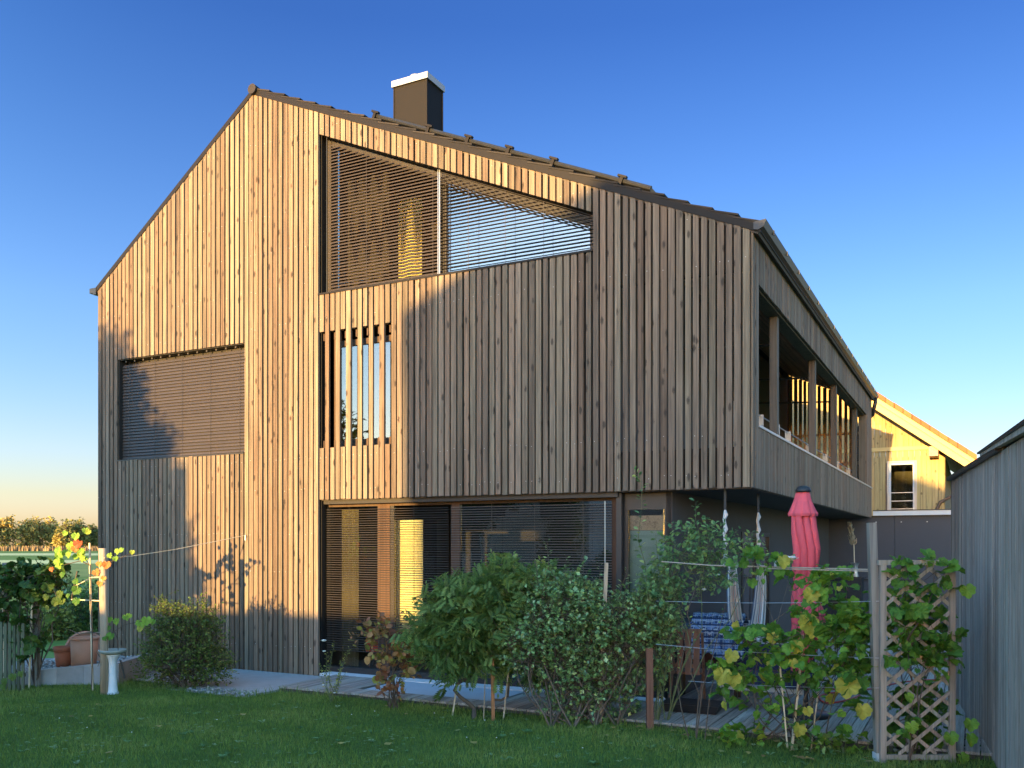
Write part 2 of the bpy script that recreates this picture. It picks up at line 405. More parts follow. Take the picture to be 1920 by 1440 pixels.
for k in range(rl):
    for j in range(24):
        y0, y1 = .0 + j * DEPTH / 24, (j + 1) * DEPTH / 24 - .006
        a = topl + ldir * (k * lnl / rl); b = topl + ldir * ((k + 1) * lnl / rl + .01)
        a0, a1, b0, b1 = a, a + lnr * .012, b + lnr * .012, b + lnr * .03
        tl.hexa([(a0.x, y0, a0.z), (a0.x, y1, a0.z), (b0.x, y1, b0.z), (b0.x, y0, b0.z)], [(a1.x, y0, a1.z), (a1.x, y1, a1.z), (b1.x, y1, b1.z), (b1.x, y0, b1.z)], R.random())
tl.build('roof_tiles', M['tile'], RF)
rc = MB()
for j in range(44):
    y0 = -.10 + j * .33; pr = []
    rc.tube([(RIDGE[0] + .02, y0, RIDGE[1] - .015), (RIDGE[0] + .02, y0 + .36, RIDGE[1] - .03)], [.085, .072], 10, R.random())
rc.build('ridge_tiles', M['tile'], RF, smooth=False)
fs = MB()                                                # rake boards
a, b = slope_pt(RIDGE[0]), slope_pt(UE)
fs.hexa([(a.x, -.052, a.z - .085), (b.x, -.052, b.z - .085), (b.x, -.032, b.z - .085), (a.x, -.032, a.z - .085)], [(a.x, -.052, a.z + .03), (b.x, -.052, b.z + .03), (b.x, -.032, b.z + .03), (a.x, -.032, a.z + .03)])
a, b = slope_pt(UL - .07), slope_pt(RIDGE[0] - .002)
fs.hexa([(a.x, -.05, a.z - .075), (b.x, -.05, b.z - .075), (b.x, -.031, b.z - .075), (a.x, -.031, a.z - .075)], [(a.x, -.05, a.z + .02), (b.x, -.05, b.z + .02), (b.x, -.031, b.z + .02), (a.x, -.031, a.z + .02)])
fs.build('rake_board', M['trim'], RF)
def gutter(u, z, y0, y1, w=.1):
    g = MB(); pr = [(0, .09), (w, .105), (w * 1.02, .09), (w * .8, .02), (w * .4, -.012), (.0, .0)]
    b0 = [(u + x, y0, z + h) for x, h in pr]; b1 = [(u + x, y1, z + h) for x, h in pr]
    g.poly(b0); g.poly(b1[::-1])
    for k in range(len(pr)):
        k2 = (k + 1) % len(pr); g.poly([b0[k2], b0[k], b1[k], b1[k2]])
    return g
g = gutter(.045, EAVER - .10, -.075, DEPTH + .1, .15)
for k in range(16): g.box(.19, .202, .4 + k * .92, .43 + k * .92, EAVER - .05, EAVER + .012)
GT = g.build('gutter', M['gutter'], H)
g = MB(); g.box(.032, .12, .0, DEPTH, EAVER - .115, EAVER - .085); g.build('eave_board', M['gutter'], H)
g = MB(); g.tube([(.12, DEPTH - .05, EAVER - .08), (.12, DEPTH - .05, EAVER - .2), (.08, DEPTH - .12, EAVER - .4), (.05, DEPTH + .03, EAVER - .5), (-.1, DEPTH + .1, EAVER - .62), (-.3, DEPTH + .1, EAVER - .8), (-.3, DEPTH + .1, 3.0)], .05, 10); g.build('downpipe', M['gutter'], H, True)
g = MB(); g.box(UL - .2, UL - .03, -.06, DEPTH, EAVEL - .11, EAVEL - .02); g.box(UL - .12, UL - .03, -.058, DEPTH, EAVEL - .14, EAVEL - .112); g.build('gutter', M['gutter'], H)

# chimney
c0, c1, d0, d1 = -6.66, -5.98, 1.97, 2.48
ch = MB(); ch.box(c0, c1, d0, d1, 8.2, 10.14)
for (x, y) in ((c0, d0), (c1, d0), (c1, d1)): ch.box(x - .012, x + .012, y - .012, y + .012, 8.2, 10.135)
CH = ch.build('chimney', M['chimney'], H)
cp = MB(); cp.box(c0 - .035, c1 + .035, d0 - .035, d1 + .035, 10.142, 10.25); cp.build('chimney_cap', M['zinc'], CH)
cp = MB(); cp.lathe([(.001, 10.36), (.1, 10.36), (.11, 10.33), (.11, 10.251)], ((c0 + c1) / 2 - .02, d0 + .2, 0), 16); cp.build('flue', M['zinc'], CH, True)

# ------------------------------------------------------------------ windows
def slats(m, u0, u1, z0, z1, v, pitch=.052, w=.05, tilt=.6, sag=0.0, top=None):
    n = int((z1 - z0) / pitch); ct, st = math.cos(tilt) * w / 2, math.sin(tilt) * w / 2
    for k in range(n):
        z = z0 + (k + .5) * pitch; e1 = u1; e0 = u0
        if top:                                            # cut under a sloping head
            while e1 > e0 and top(e1) < z + .02: e1 -= .02
            if e1 - e0 < .05: continue
        j = R.uniform(-.0015, .0015)
        # a slat bent along its length: two strips, 1.5 mm thick
        pts = [(-ct, -st), (0, .006), (ct, st)]
        for a_, b_ in ((0, 1), (1, 2)):
            (ya, za), (yb, zb) = pts[a_], pts[b_]
            m.hexa([(e0, v + ya, z + za + j), (e1, v + ya, z + za - j), (e1, v + yb, z + zb - j), (e0, v + yb, z + zb + j)],
                   [(e0, v + ya, z + za + .0018 + j), (e1, v + ya, z + za + .0018 - j), (e1, v + yb, z + zb + .0018 - j), (e0, v + yb, z + zb + .0018 + j)], R.random())
def cords(m, us, z0, z1, v):
    for u in us:
        zt = z1(u) if callable(z1) else z1
        m.box(u - .002, u + .002, v - .028, v - .024, z0, zt, .4)

# attic window: trapezoid under the roof slope, two bays
wf = MB()
am = A0 + (A1 - A0) * .468
for (x0, x1) in ((A0, A0 + .07), (am - .05, am + .05), (A1 - .06, A1)):
    wf.hexa([(x0, .17, ABOT), (x1, .17, ABOT), (x1, .25, ABOT), (x0, .25, ABOT)], [(x0, .17, atop(x0)), (x1, .17, atop(x1)), (x1, .25, atop(x1)), (x0, .25, atop(x0))], R.random())
wf.box(A0 + .07, A1 - .06, .171, .249, ABOT, ABOT + .08)
wf.hexa([(A0 + .07, .172, atop(A0) - .13), (A1 - .06, .172, atop(A1) - .13), (A1 - .06, .248, atop(A1) - .13), (A0 + .07, .248, atop(A0) - .13)], [(A0 + .07, .172, atop(A0) - .03), (A1 - .06, .172, atop(A1) - .0), (A1 - .06, .248, atop(A1)), (A0 + .07, .248, atop(A0) - .03)])
W1 = wf.build('attic_window', M['darkframe'], H)
def pane(name, u0, u1, z0, zf, v, mat, par):
    m = MB(); t0, t1 = (zf(u0), zf(u1)) if callable(zf) else (zf, zf)
    m.hexa([(u0, v, z0), (u1, v, z0), (u1, v + .006, z0), (u0, v + .006, z0)], [(u0, v, t0), (u1, v, t1), (u1, v + .006, t1), (u0, v + .006, t0)])
    return m.build(name, mat, par)
pane('pane', A0 + .071, am - .051, ABOT + .081, lambda u: atop(u) - .135, .2, M['softglass'], W1)
pane('pane', am + .051, A1 - .061, ABOT + .081, lambda u: atop(u) - .135, .2, M['skyglass'], W1)
bl = MB(); slats(bl, A0 + .10, am - .015, ABOT + .05, atop(A0) - .02, .07, .0495, .05, .80, top=lambda u: atop(u) - .03); cords(bl, (A0 + .14, A0 + .85, am - .1), ABOT + .05, lambda u: atop(u) - .03, .07)
bl.build('blind', M['blindattic'], W1)
bl = MB(); slats(bl, am + .02, A1 - .03, ABOT + .09, atop(am) - .02, .07, .0515, .045, -.05, top=lambda u: atop(u) - .03)
for k in range(6):
    zz = .032 * k + .02
    e0, e1 = am + .02, A1 - .02
    bl.hexa([(e0, .045, atop(e0) - zz - .012), (e1, .045, atop(e1) - zz - .012), (e1, .09, atop(e1) - zz - .006), (e0, .09, atop(e0) - zz - .006)], [(e0, .045, atop(e0) - zz - .008), (e1, .045, atop(e1) - zz - .008), (e1, .09, atop(e1) - zz - .002), (e0, .09, atop(e0) - zz - .002)], R.random())
cords(bl, (am + .5, am + 1.1, am + 1.7), ABOT + .05, lambda u: atop(u) - .03, .07); bl.build('blind', M['blindattic'], W1)
gl = MB()
for u in (am - .012, am + .016, A0 + .085):
    gl = MB(); gl.tube([(u, .045, ABOT), (u, .045, atop(u))], .007, 6); gl.build('guide_rail', M['steel'] if u > A0 + .5 else M['gutter'], W1)
sl = MB(); sl.box(A0 - .02, A1 + .01, -.05, .17, ABOT - .012, ABOT + .018); sl.build('sill', M['trim'], W1)

# first-floor window with its blind closed
wf = MB()
for (x0, x1, z0, z1) in ((L0, L0 + .06, ZS0, ZS1), (L1 - .06, L1, ZS0, ZS1), (L0 + .06, L1 - .06, ZS0, ZS0 + .07), (L0 + .06, L1 - .06, ZS1 - .1, ZS1)):
    wf.box(x0, x1, .17, .25, z0, z1)
W2 = wf.build('window', M['darkframe'], H)
pane('pane', L0 + .061, L1 - .061, ZS0 + .071, ZS1 - .101, .2, M['glass'], W2)
bl = MB(); slats(bl, L0 + .02, L1 - .004, ZS0 + .03, ZS1 - .05, .06, .055, .06, 1.15); cords(bl, [L0 + .05 + (L1 - L0) * t for t in (.06, .27, .49, .71, .93)], ZS0 + .03, ZS1 - .04, .06)
for t in range(14): bl.box(L0 + .12 + t * .22, L0 + .15 + t * .22, .035, .04, ZS1 - .05, ZS1 - .02)
bl.build('blind', M['blind'], W2)
sl = MB(); sl.box(L0 - .02, L1, -.045, .17, ZS0 - .012, ZS0 + .012); sl.build('sill', M['darkframe'], W2)
rv = MB(); rv.box(L0, L0 + .012, -.004, .169, ZS0 + .013, ZS1 - .0); rv.box(L0 + .013, L1, -.004, .169, ZS1 - .012, ZS1); rv.build('reveal', M['darkframe'], W2)

# narrow window behind standing boards
wf = MB()
s0, s1 = S0 + .2, S1 - .01
for (x0, x1, z0, z1) in ((s0, s0 + .1, ZS0 + .02, ZS1), (s1 - .03, s1, ZS0 + .02, ZS1), (s0 + .1, s1 - .03, ZS0 + .02, ZS0 + .12), (s0 + .1, s1 - .03, ZS1 - .24, ZS1 - .15)):
    wf.box(x0, x1, .085, .16, z0, z1)
W3 = wf.build('slatted_window', M['frame'], H)
pane('pane', s0 + .101, s1 - .031, ZS0 + .121, ZS1 - .241, .115, M['dimglass'], W3)
for k in range(7):
    u = S0 + P * (2 * k + .5)
    for z0, z1 in ((ZS0, ZS0 + .12), (ZS1 - .13, ZS1 - .02)):
        st = MB(); st.box(u - .012, u + .012, .02, .06, z0, z1); st.build('board_stay', M['frame'], W3)

# tall ground-floor glazing behind an open blind
T1 = snap(house(1160, 1000)[0])
wf = MB()
GM = G0 + (T1 - G0) * .44; ZG0 = .16; ZG1 = ZJ - .02
def gx(px): return house(px, 1000, .2)[0]
for (x0, x1) in ((gx(604), gx(613)), (gx(708), gx(731)), (gx(846), gx(862)), (gx(1147), gx(1160))):
    wf.box(x0, x1, .2, .28, ZG0, ZG1, R.random())
wf.box(gx(613), gx(846), .201, .279, ZG1 - .09, ZG1); wf.box(gx(862), gx(1147), .201, .279, ZG1 - .09, ZG1)
W4 = wf.build('terrace_window', M['frame'], H)
fr2 = MB()
fr2.box(G0 - .0, gx(604) - .002, .1, .28, ZG0, ZG1); fr2.box(gx(731) + .002, gx(738), .21, .27, ZG0, ZG1 - .09); fr2.box(gx(1160) + .002, gx(1170), .1, .28, ZG0, ZG1)
fr2.box(G0, gx(1250), .14, .30, -.02, ZG0 - .002)
fr2.box(G0 + .01, gx(1165), .06, .13, ZJ - .07, ZJ - .014)
fr2.build('frame', M['darkframe'], W4)
pane('pane', gx(613) + .001, gx(708) - .001, ZG0, ZG1 - .091, .235, M['softglass'], W4)
pane('pane', gx(738) + .001, gx(846) - .001, ZG0, ZG1 - .091, .235, M['softglass'], W4)
pane('pane', gx(862) + .001, gx(1147) - .001, ZG0, ZG1 - .091, .235, M['mirror'], W4)
bl = MB()
slats(bl, G0 + .04, gx(848), ZG0 + .25, ZG1 - .1, .1, .036, .019, .15); cords(bl, (G0 + .5, G0 + 1.05, G0 + 1.7), ZG0 + .2, ZG1 - .1, .1)
bl.build('blind', M['blind'], W4)
bl = MB(); slats(bl, gx(852), gx(1152), ZG0 + .25, ZG1 - .1, .1, .036, .021, .24); cords(bl, (gx(930), gx(1010), gx(1100)), ZG0 + .2, ZG1 - .1, .1)
bl.build('blind', M['blinddark'], W4)
gl = MB(); gl.tube([(gx(1141), .07, ZG0), (gx(1141), .07, ZG1 - .1)], .006, 6); gl.build('guide_rail', M['steel'], W4)
th = MB(); th.box(G0 + .06, gx(1252), -.10, .138, .035, .075); th.build('threshold', M['threshold'], W4)
# glazed corner to the right of it
c2 = MB(); q0, q1 = gx(1170) + .003, -1.065
for (x0, x1) in ((q0, q0 + .05), (q1 - .10, q1)): c2.box(x0, x1, .2, .28, ZG0, ZG1)
c2.box(q0 + .05, q1 - .1, .201, .279, ZG1 - .22, ZG1)
W5 = c2.build('corner_window', M['darkframe'], H)
pane('pane', q0 + .051, q1 - .101, ZG0, ZG1 - .221, .235, M['glass'], W5)
cb = MB(); cb.box(q0 + .03, q1 - .08, .32, .34, .2, 2.27); cb.build('reflection_panel', plain('grey_green_reflection', (.26, .33, .29), .6, .08, 2), W5)  # grey-green colour stands in for the reflection in the corner glass
cb = MB(); cb.box(q0 + .03, q1 - .08, .30, .32, 2.275, 2.47); cb.build('upper_strip', M['loggia'], W5)  # pale wood-toned strip inside the head of the corner glass

# curtains and things in the rooms
def curtain(u0, u1, v, z0, z1, n, amp, name, mat, label, cat='curtain'):
    m = MB(); k = 40; pr = []
    for i in range(k + 1):
        t = i / k; pr.append((u0 + (u1 - u0) * t, v + amp * math.sin(t * n * 2 * math.pi) + R.uniform(-.004, .004)))
    for i in range(k):
        (a, b), (c, d) = pr[i], pr[i + 1]
        m.hexa([(a, b, z0), (c, d, z0), (c, d + .006, z0), (a, b + .006, z0)], [(a, b, z1), (c, d, z1), (c, d + .006, z1), (a, b + .006, z1)], .5)
    o = m.build(name, mat); tag(o, label, cat); o.location = O; o.rotation_euler = (0, 0, HROT); return o
curtain(house(739, 1000, .36)[0], house(792, 1000, .36)[0], .36, .3, ZG1 - .3, 1.2, .012, 'curtain', M['curtain'], 'bright yellow sunlit curtain behind the terrace glazing')
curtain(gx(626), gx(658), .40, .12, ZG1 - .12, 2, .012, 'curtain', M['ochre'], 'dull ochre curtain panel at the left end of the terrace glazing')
curtain(house(747, 450, .3)[0], house(791, 450, .3)[0], .3, 6.1, 7.35, 1.5, .012, 'curtain', M['curtain'], 'narrow yellow sunlit curtain in the attic window')
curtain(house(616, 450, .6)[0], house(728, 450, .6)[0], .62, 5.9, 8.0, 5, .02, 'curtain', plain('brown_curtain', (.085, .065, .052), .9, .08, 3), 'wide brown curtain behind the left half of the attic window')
curtain(house(700, 740, .25)[0], house(735, 740, .25)[0], .25, 3.6, 5.3, 2, .008, 'curtain', M['curtain'], 'pale yellow curtain behind the narrow slatted window')
b_ = MB()
cu, cz = gx(662), .12
b_.box(cu, gx(715), 1.4, 1.8, .12, 2.5)
o = b_.build('bookcase', M['cabinet']); o.location = O; o.rotation_euler = (0, 0, HROT); tag(o, 'dark reddish cabinet standing inside behind the terrace glazing', 'cabinet')
# red armchair
ac = thing('armchair', 'red upholstered armchair inside behind the terrace glazing', 'armchair', hw(gx(690), .85, .1), HROT + .5)
red = plain('red_fabric', (.5, .06, .03), .85, .12, 10)
m = MB(); m.box(-.32, .32, -.3, .3, .28, .45); m.build('seat', red, ac)
m = MB(); m.hexa([(-.3, .26, .45), (.3, .26, .45), (.3, .36, .45), (-.3, .36, .45)], [(-.26, .38, 1.0), (.26, .38, 1.0), (.26, .46, .98), (-.26, .46, .98)]); m.build('backrest', red, ac)
for s in (-1, 1):
    m = MB(); m.box(s * .34 - .04, s * .34 + .04, -.3, .34, .28, .62); m.build('armrest', red, ac)
    for t in (-.26, .28):
        m = MB(); m.tube([(s * .3, t, .28), (s * .33, t, 0)], [.022, .014], 8); m.build('leg', M['cabinet'], ac)
# dark round-backed chair in front of the yellow curtain
dc = thing('dining_chair', 'dark round-backed chair in front of the bright yellow curtain', 'chair', hw(house(752, 1000, .6)[0], .6, .1), HROT)
m = MB(); m.lathe([(.001, .44), (.2, .44), (.21, .42), (.2, .40), (.001, .40)], (0, .0, 0), 18); m.build('seat', M['cabinet'], dc)
m = MB(); m.lathe([(.17, -.012), (.2, -.012), (.2, .012), (.17, .012)], (0, -.13, .78), 20, axis=Matrix.Rotation(math.pi / 2, 3, 'X')); m.add([], []); m.tube([(0, -.13, .6), (0, -.13, .96)], .012, 8); m.box(-.16, .16, -.14, -.125, .64, .92); m.build('backrest', M['cabinet'], dc)
for sx in (-1, 1):
    for sy in (-1, 1):
        m = MB(); m.tube([(sx * .13, sy * .13, .4), (sx * .17, sy * .16, 0)], .014, 8); m.build('leg', M['cabinet'], dc)

# ------------------------------------------------------------------ loggia
w = MB(); w.box(-2.2, -2.1, .17, DEPTH - .3, 3.0, 6.6); w.build('loggia_wall', M['loggiawall'], H)
w = MB()
n = 14
for k in range(n):
    u0, u1 = -2.1 + k * 1.94 / n, -2.1 + (k + 1) * 1.94 / n - .008
    z0, z1 = roof(u0) - .2, roof(u1) - .2
    w.hexa([(u0, .18, z0), (u1, .18, z1), (u1, DEPTH, z1), (u0, DEPTH, z0)], [(u0, .18, z0 + .03), (u1, .18, z1 + .03), (u1, DEPTH, z1 + .03), (u0, DEPTH, z0 + .03)], R.random())
w.build('loggia_ceiling', M['loggia'], H)
for px in (1457, 1528, 1567.5, 1606):
    v = side(px, 700, -.06)[0]
    m = MB(); m.box(-.165, -.06, v, v + .14, ZO0 - .02, ZO1 + .1, R.random()); m.build('loggia_post', M['post'], H)
m = MB(); m.box(-.19, .045, VO0 - .05, DEPTH, ZO0, ZO0 + .03); m.build('sill_cap', M['zinc'], H)
m = MB(); m.box(-.2, -.02, VO0, VO1 + 1, ZO1 - .02, ZO1 + .01); m.box(-.2, -.162, .2, DEPTH - .1, ZO1 + .012, EAVER - .12); m.build('lintel', M['post'], H)
rail = MB(); rail.tube([(-.28, .34, 3.92), (-.28, 13.0, 3.92)], .010, 6)
RL = rail.build('railing', M['steel'], H)
for v in (.5, .75, 1.9, 3.1, 4.05, 6.1, 8.2, 10.0, 12):
    m = MB(); m.box(-.33, -.24, v - .012, v + .012, 3.0, 3.94); m.build('railing_post', M['steel'], RL)
ss = MB()
u = -2.05
while u < -.2:
    wd = R.uniform(.07, .1); ss.box(u, u + wd, DEPTH - .3, DEPTH - .27, 3.0, roof(u) - .25, R.random()); u += wd + R.uniform(.035, .06)
ss.box(-2.1, -.18, DEPTH - .268, DEPTH - .2, 4.2, 4.28); ss.box(-2.1, -.18, DEPTH - .268, DEPTH - .2, 3.5, 3.56); ss.box(-2.1, -.18, DEPTH - .268, DEPTH - .2, 5.0, 5.06)
ss.build('slat_screen', M['loggia'], H)
for v in (2.5, 5.5, 8.5):
    rb = MB(); rb.tube([(-2.1, v, 5.15), (-.15, v, 5.05)], .018, 6); rb.build('tie_rod', M['gutter'], H)

# solar collector on the roof: only its raised edge shows
pa, pb = house(704, 216, .9), house(1222, 352, .9)
e = Vector((pb[0] - pa[0], 0, pb[1] - pa[1]))
print('SOLAR', pa, pb, roof(pa[0]), roof(pb[0]))
sp = thing('solar_collector', 'long dark solar collector raised on clamps along the tiled roof', 'solar panel', hw(pa[0], .9, pa[1]), HROT)
n_ = Vector((-e.z, 0, e.x)).normalized(); en = e.normalized()
m = MB()
q = [Vector((0, 0, 0)), e, e + Vector((0, 1.1, 0)), Vector((0, 1.1, 0))]
m.hexa([p - n_ * .06 for p in q], [p for p in q]); m.build('panel', plain('dark_solar_glass', (.02, .02, .025), .15, .1, 4), sp)
m = MB(); m.tube([(0, -.03, -.02), tuple(e + Vector((0, -.03, -.02)))], .035, 8); m.build('edge_tube', M['gutter'], sp)
for px in (708, 808, 882, 958, 1041, 1169):
    t = (px - 704) / 518.0; t = t * .87 / (1 - .13 * (t)) if False else t
    uu, zz = house(px, 216 + (px - 704) * 136 / 518, .9); q_ = Vector((uu - pa[0], 0, zz - pa[1]))
    m = MB(); m.bar(q_ - n_ * .16 + Vector((0, -.07, 0)), q_ + n_ * .035 + Vector((0, -.07, 0)), .04, .05); m.bar(q_ + n_ * .03 - en * .07 + Vector((0, -.07, 0)), q_ + n_ * .03 + en * .07 + Vector((0, -.07, 0)), .06, .03); m.build('clamp', M['trim'], sp)
# ================================================================== GROUND AND SETTING
def grassmat(name, a, b, c, sc=1.2):
    m, nt, bs = newmat(name)
    tc = N(nt, 'ShaderNodeTexCoord')
    n1 = N(nt, 'ShaderNodeTexNoise', Scale=sc, Detail=6, Roughness=.7); L(nt, tc.outputs['Object'], n1.inputs['Vector'])
    n2 = N(nt, 'ShaderNodeTexNoise', Scale=60, Detail=3); L(nt, tc.outputs['Object'], n2.inputs['Vector'])
    ad = N(nt, 'ShaderNodeMath', operation='MULTIPLY_ADD'); L(nt, n2.outputs['Fac'], ad.inputs[0]); ad.inputs[1].default_value = .5; L(nt, n1.outputs['Fac'], ad.inputs[2])
    r = ramp(nt, [(.55, a), (.75, b), (.95, c)]); L(nt, ad.outputs[0], r.inputs[0]); L(nt, r.outputs[0], bs.inputs['Base Color']); bs.inputs['Roughness'].default_value = .9
    bs.inputs['Specular IOR Level'].default_value = .1
    return m
M['meadow'] = grassmat('meadow_grass', (.10, .16, .035), (.15, .22, .05), (.2, .27, .07), .6)
M['field'] = grassmat('stubble_field', (.5, .48, .2), (.6, .58, .25), (.7, .65, .28), .05)
M['fieldgreen'] = grassmat('field_green', (.16, .2, .06), (.2, .24, .07), (.26, .3, .09), .05)
def sheet(name, pts, z, mat, n=1):
    m = MB(); m.poly([(x, y, z) for x, y in pts]); o = m.build(name, mat); return struct(o)
sheet('ground', [(-900, -300), (900, -300), (900, 900), (-900, 900)], -.03, M['meadow'])
sheet('field', [(-160, 58), (30, 58), (60, 95), (-160, 95)], -.02, M['fieldgreen'])
sheet('stubble_field', [(-260, 96), (60, 96), (60, 118), (-260, 118)], -.016, M['field'])
sheet('farm_track', [(-260, 165), (60, 165), (60, 205), (-260, 205)], -.018, M['field'])
# lawn: a gently uneven sheet
m = MB(); nx, ny = 60, 44; x0, x1, y0, y1 = -9.0, 8.5, 4.0, 14.2
def lawn_z(x, y): return .012 * math.sin(x * 1.3 + y * .7) + .010 * math.sin(y * 2.1 - x * .6) + .004
vs = [(x0 + (x1 - x0) * i / nx, y0 + (y1 - y0) * j / ny) for j in range(ny + 1) for i in range(nx + 1)]
m.v = [(x, y, lawn_z(x, y)) for x, y in vs]
for j in range(ny):
    for i in range(nx):
        a = j * (nx + 1) + i; m.f.append((a, a + 1, a + nx + 2, a + nx + 1)); m.r.append(.5)
M['lawn'] = grassmat('lawn_soil_and_grass', (.05, .08, .02), (.07, .115, .028), (.095, .14, .04), 1.5)
struct(m.build('lawn', M['lawn'], smooth=True))

DV = -1.36; ZD = .075
def to_uv(x, y):
    d = Vector((x, y, 0)) - O; return d.dot(U), d.dot(V)
def on_lawn(x, y):
    u, v = to_uv(x, y)
    if -6.32 < u < 3.4 and v > DV - .03: return False
    if u <= -6.3 and v > -1.66 and u > -9.6: return False
    if y > 13.16 and x < -5.9: return False
    if v > -.05: return False
    return True
# grass blades
def blades(n, seed, hmin, hmax, xr, yr, wd, keep):
    rg = np.random.default_rng(seed)
    x = rg.uniform(*xr, n); y = rg.uniform(*yr, n)
    ok = np.array([keep(a, b) for a, b in zip(x, y)]) & (np.abs(x) < y * .66 + .8)
    x, y = x[ok], y[ok]; n = len(x)
    z = .012 * np.sin(x * 1.3 + y * .7) + .010 * np.sin(y * 2.1 - x * .6)
    patch = .5 + .5 * np.sin(x * 2.3 + 1.7 * np.sin(y * 1.9)) * np.sin(y * 2.7 + x)
    h = rg.uniform(hmin, hmax, n) * (.75 + .5 * patch); an = rg.uniform(0, 2 * np.pi, n); ln = rg.uniform(.1, .75, n) * h; la = rg.uniform(0, 2 * np.pi, n)
    w = wd * rg.uniform(.6, 1.3, n)
    cx, cy = np.cos(an) * w, np.sin(an) * w; lx, ly = np.cos(la) * ln, np.sin(la) * ln
    v = np.empty((n, 5, 3))
    v[:, 0] = np.stack([x - cx, y - cy, z], 1); v[:, 1] = np.stack([x + cx, y + cy, z], 1)
    v[:, 2] = np.stack([x + cx * .7 + lx * .35, y + cy * .7 + ly * .35, z + h * .6], 1); v[:, 3] = np.stack([x - cx * .7 + lx * .35, y - cy * .7 + ly * .35, z + h * .6], 1)
    v[:, 4] = np.stack([x + lx, y + ly, z + h], 1)
    idx = (np.arange(n) * 5)[:, None]
    return v.reshape(-1, 3), np.concatenate([idx + 0, idx + 1, idx + 2, idx + 3], 1), np.concatenate([idx + 3, idx + 2, idx + 4], 1), np.clip(.55 * rg.random(n) + .45 * patch, 0, 1)
def npmesh(name, v, quads, tris, rq, rt, mat):
    me = bpy.data.meshes.new(name); me.vertices.add(len(v)); me.vertices.foreach_set('co', v.astype(np.float32).ravel())
    nl = quads.size + tris.size; me.loops.add(nl); me.loops.foreach_set('vertex_index', np.concatenate([quads.ravel(), tris.ravel()]).astype(np.int32))
    npol = len(quads) + len(tris); me.polygons.add(npol)
    st = np.concatenate([np.arange(len(quads)) * 4, quads.size + np.arange(len(tris)) * 3]).astype(np.int32); me.polygons.foreach_set('loop_start', st)
    a = me.attributes.new('rnd', 'FLOAT', 'FACE'); a.data.foreach_set('value', np.concatenate([rq, rt]).astype(np.float32))
    me.update(calc_edges=True); me.validate()
    o = bpy.data.objects.new(name, me); COL.objects.link(o); me.materials.append(mat); return o
M['grass'] = leafmat('grass_blade', [(0, (.075, .13, .024)), (.35, (.125, .20, .034)), (.7, (.20, .28, .05)), (1, (.36, .38, .11))], .25, .55, .25)
v, q, t, r_ = blades(270000, 3, .022, .06, (-7.5, 7.5), (8.0, 14.0), .0028, on_lawn)
g = npmesh('grass', v, q, t, r_, r_, M['grass']); g['kind'] = 'stuff'; g['label'] = 'short green lawn grass in the shade before the house'
# longer tufts along the deck edge and under the plants
def near_edge(x, y):
    u, v = to_uv(x, y); return on_lawn(x, y) and (v > DV - .55 and u > -6.6 and R.random() < .35 * (1 + (v - DV + .1)) or (u < -6.2 and v > -2.3 and R.random() < .25))
v, q, t, r_ = blades(90000, 5, .06, .15, (-7.5, 7.5), (8.0, 14.0), .003, near_edge)
g = npmesh('tall_grass', v, q, t, r_, r_, M['grass']); g['kind'] = 'stuff'; g['label'] = 'longer unmown grass along the deck edge and under the shrubs'
# clover leaves and fallen leaves in the lawn
lf = MB()
for k in range(900):
    y = R.uniform(8.3, 11.5); x = R.uniform(-.58, .5) * y
    if not on_lawn(x, y) or math.sin(x * 3.1) * math.sin(y * 2.3 + x) < -.1: continue
    z = lawn_z(x, y) + R.uniform(.03, .05); s = R.uniform(.012, .026); a0 = R.random() * 6.3; rr = R.random()
    for j in range(3):
        a = a0 + j * 2.09; c, s2 = math.cos(a), math.sin(a)
        lf.poly([(x, y, z), (x + (c * .7 - s2 * .5) * s, y + (s2 * .7 + c * .5) * s, z + .004), (x + c * s * 1.2, y + s2 * s * 1.2, z + .001), (x + (c * .7 + s2 * .5) * s, y + (s2 * .7 - c * .5) * s, z + .004)], rr)
M['clover'] = leafmat('clover_leaf', [(0, (.09, .18, .06)), (.8, (.17, .29, .11)), (1, (.32, .42, .24))], .2)
g = lf.build('clover', M['clover']); g['kind'] = 'stuff'; g['label'] = 'pale clover leaves scattered through the lawn'
M['petal'] = plain('white_petal', (.8, .8, .76), .7, .04, 6)
lf = MB()
for k in range(16):
    y = R.uniform(8.4, 11.5); x = R.uniform(-.58, .1) * y
    if not on_lawn(x, y): continue
    z = lawn_z(x, y) + .05
    lf.lathe([(.001, .006), (.006, .004), (.007, 0), (.001, -.002)], (x, y, z), 6, R.random())
g = lf.build('daisies', M['petal']); g['kind'] = 'stuff'; g['label'] = 'tiny white daisies dotted in the lawn'

wd = MB(); rgw = random.Random(31)
for k in range(150):
    y = rgw.uniform(8.35, 12.2); x = rgw.uniform(-.57, .42) * y
    if not on_lawn(x, y): continue
    n = rgw.randint(3, 7); a0 = rgw.random() * 6.3; s = rgw.uniform(.03, .065); z = lawn_z(x, y) + .012; rr = rgw.random()
    for j in range(n):
        a = a0 + j * 6.283 / n + rgw.uniform(-.3, .3); c, s2 = math.cos(a), math.sin(a); l = s * rgw.uniform(.6, 1.2); w_ = l * .28
        wd.add([(x, y, z), (x + c * l * .5 - s2 * w_, y + s2 * l * .5 + c * w_, z + l * .45), (x + c * l, y + s2 * l, z + l * .5), (x + c * l * .5 + s2 * w_, y + s2 * l * .5 - c * w_, z + l * .45)], [(0, 1, 2, 3)], rr)
g = wd.build('lawn_weeds', leafmat('weed_leaf', [(0, (.08, .17, .05)), (.7, (.15, .26, .09)), (1, (.28, .36, .18))], .25)); g['kind'] = 'stuff'; g['label'] = 'small broad-leaved weeds scattered through the lawn'
wd = MB()
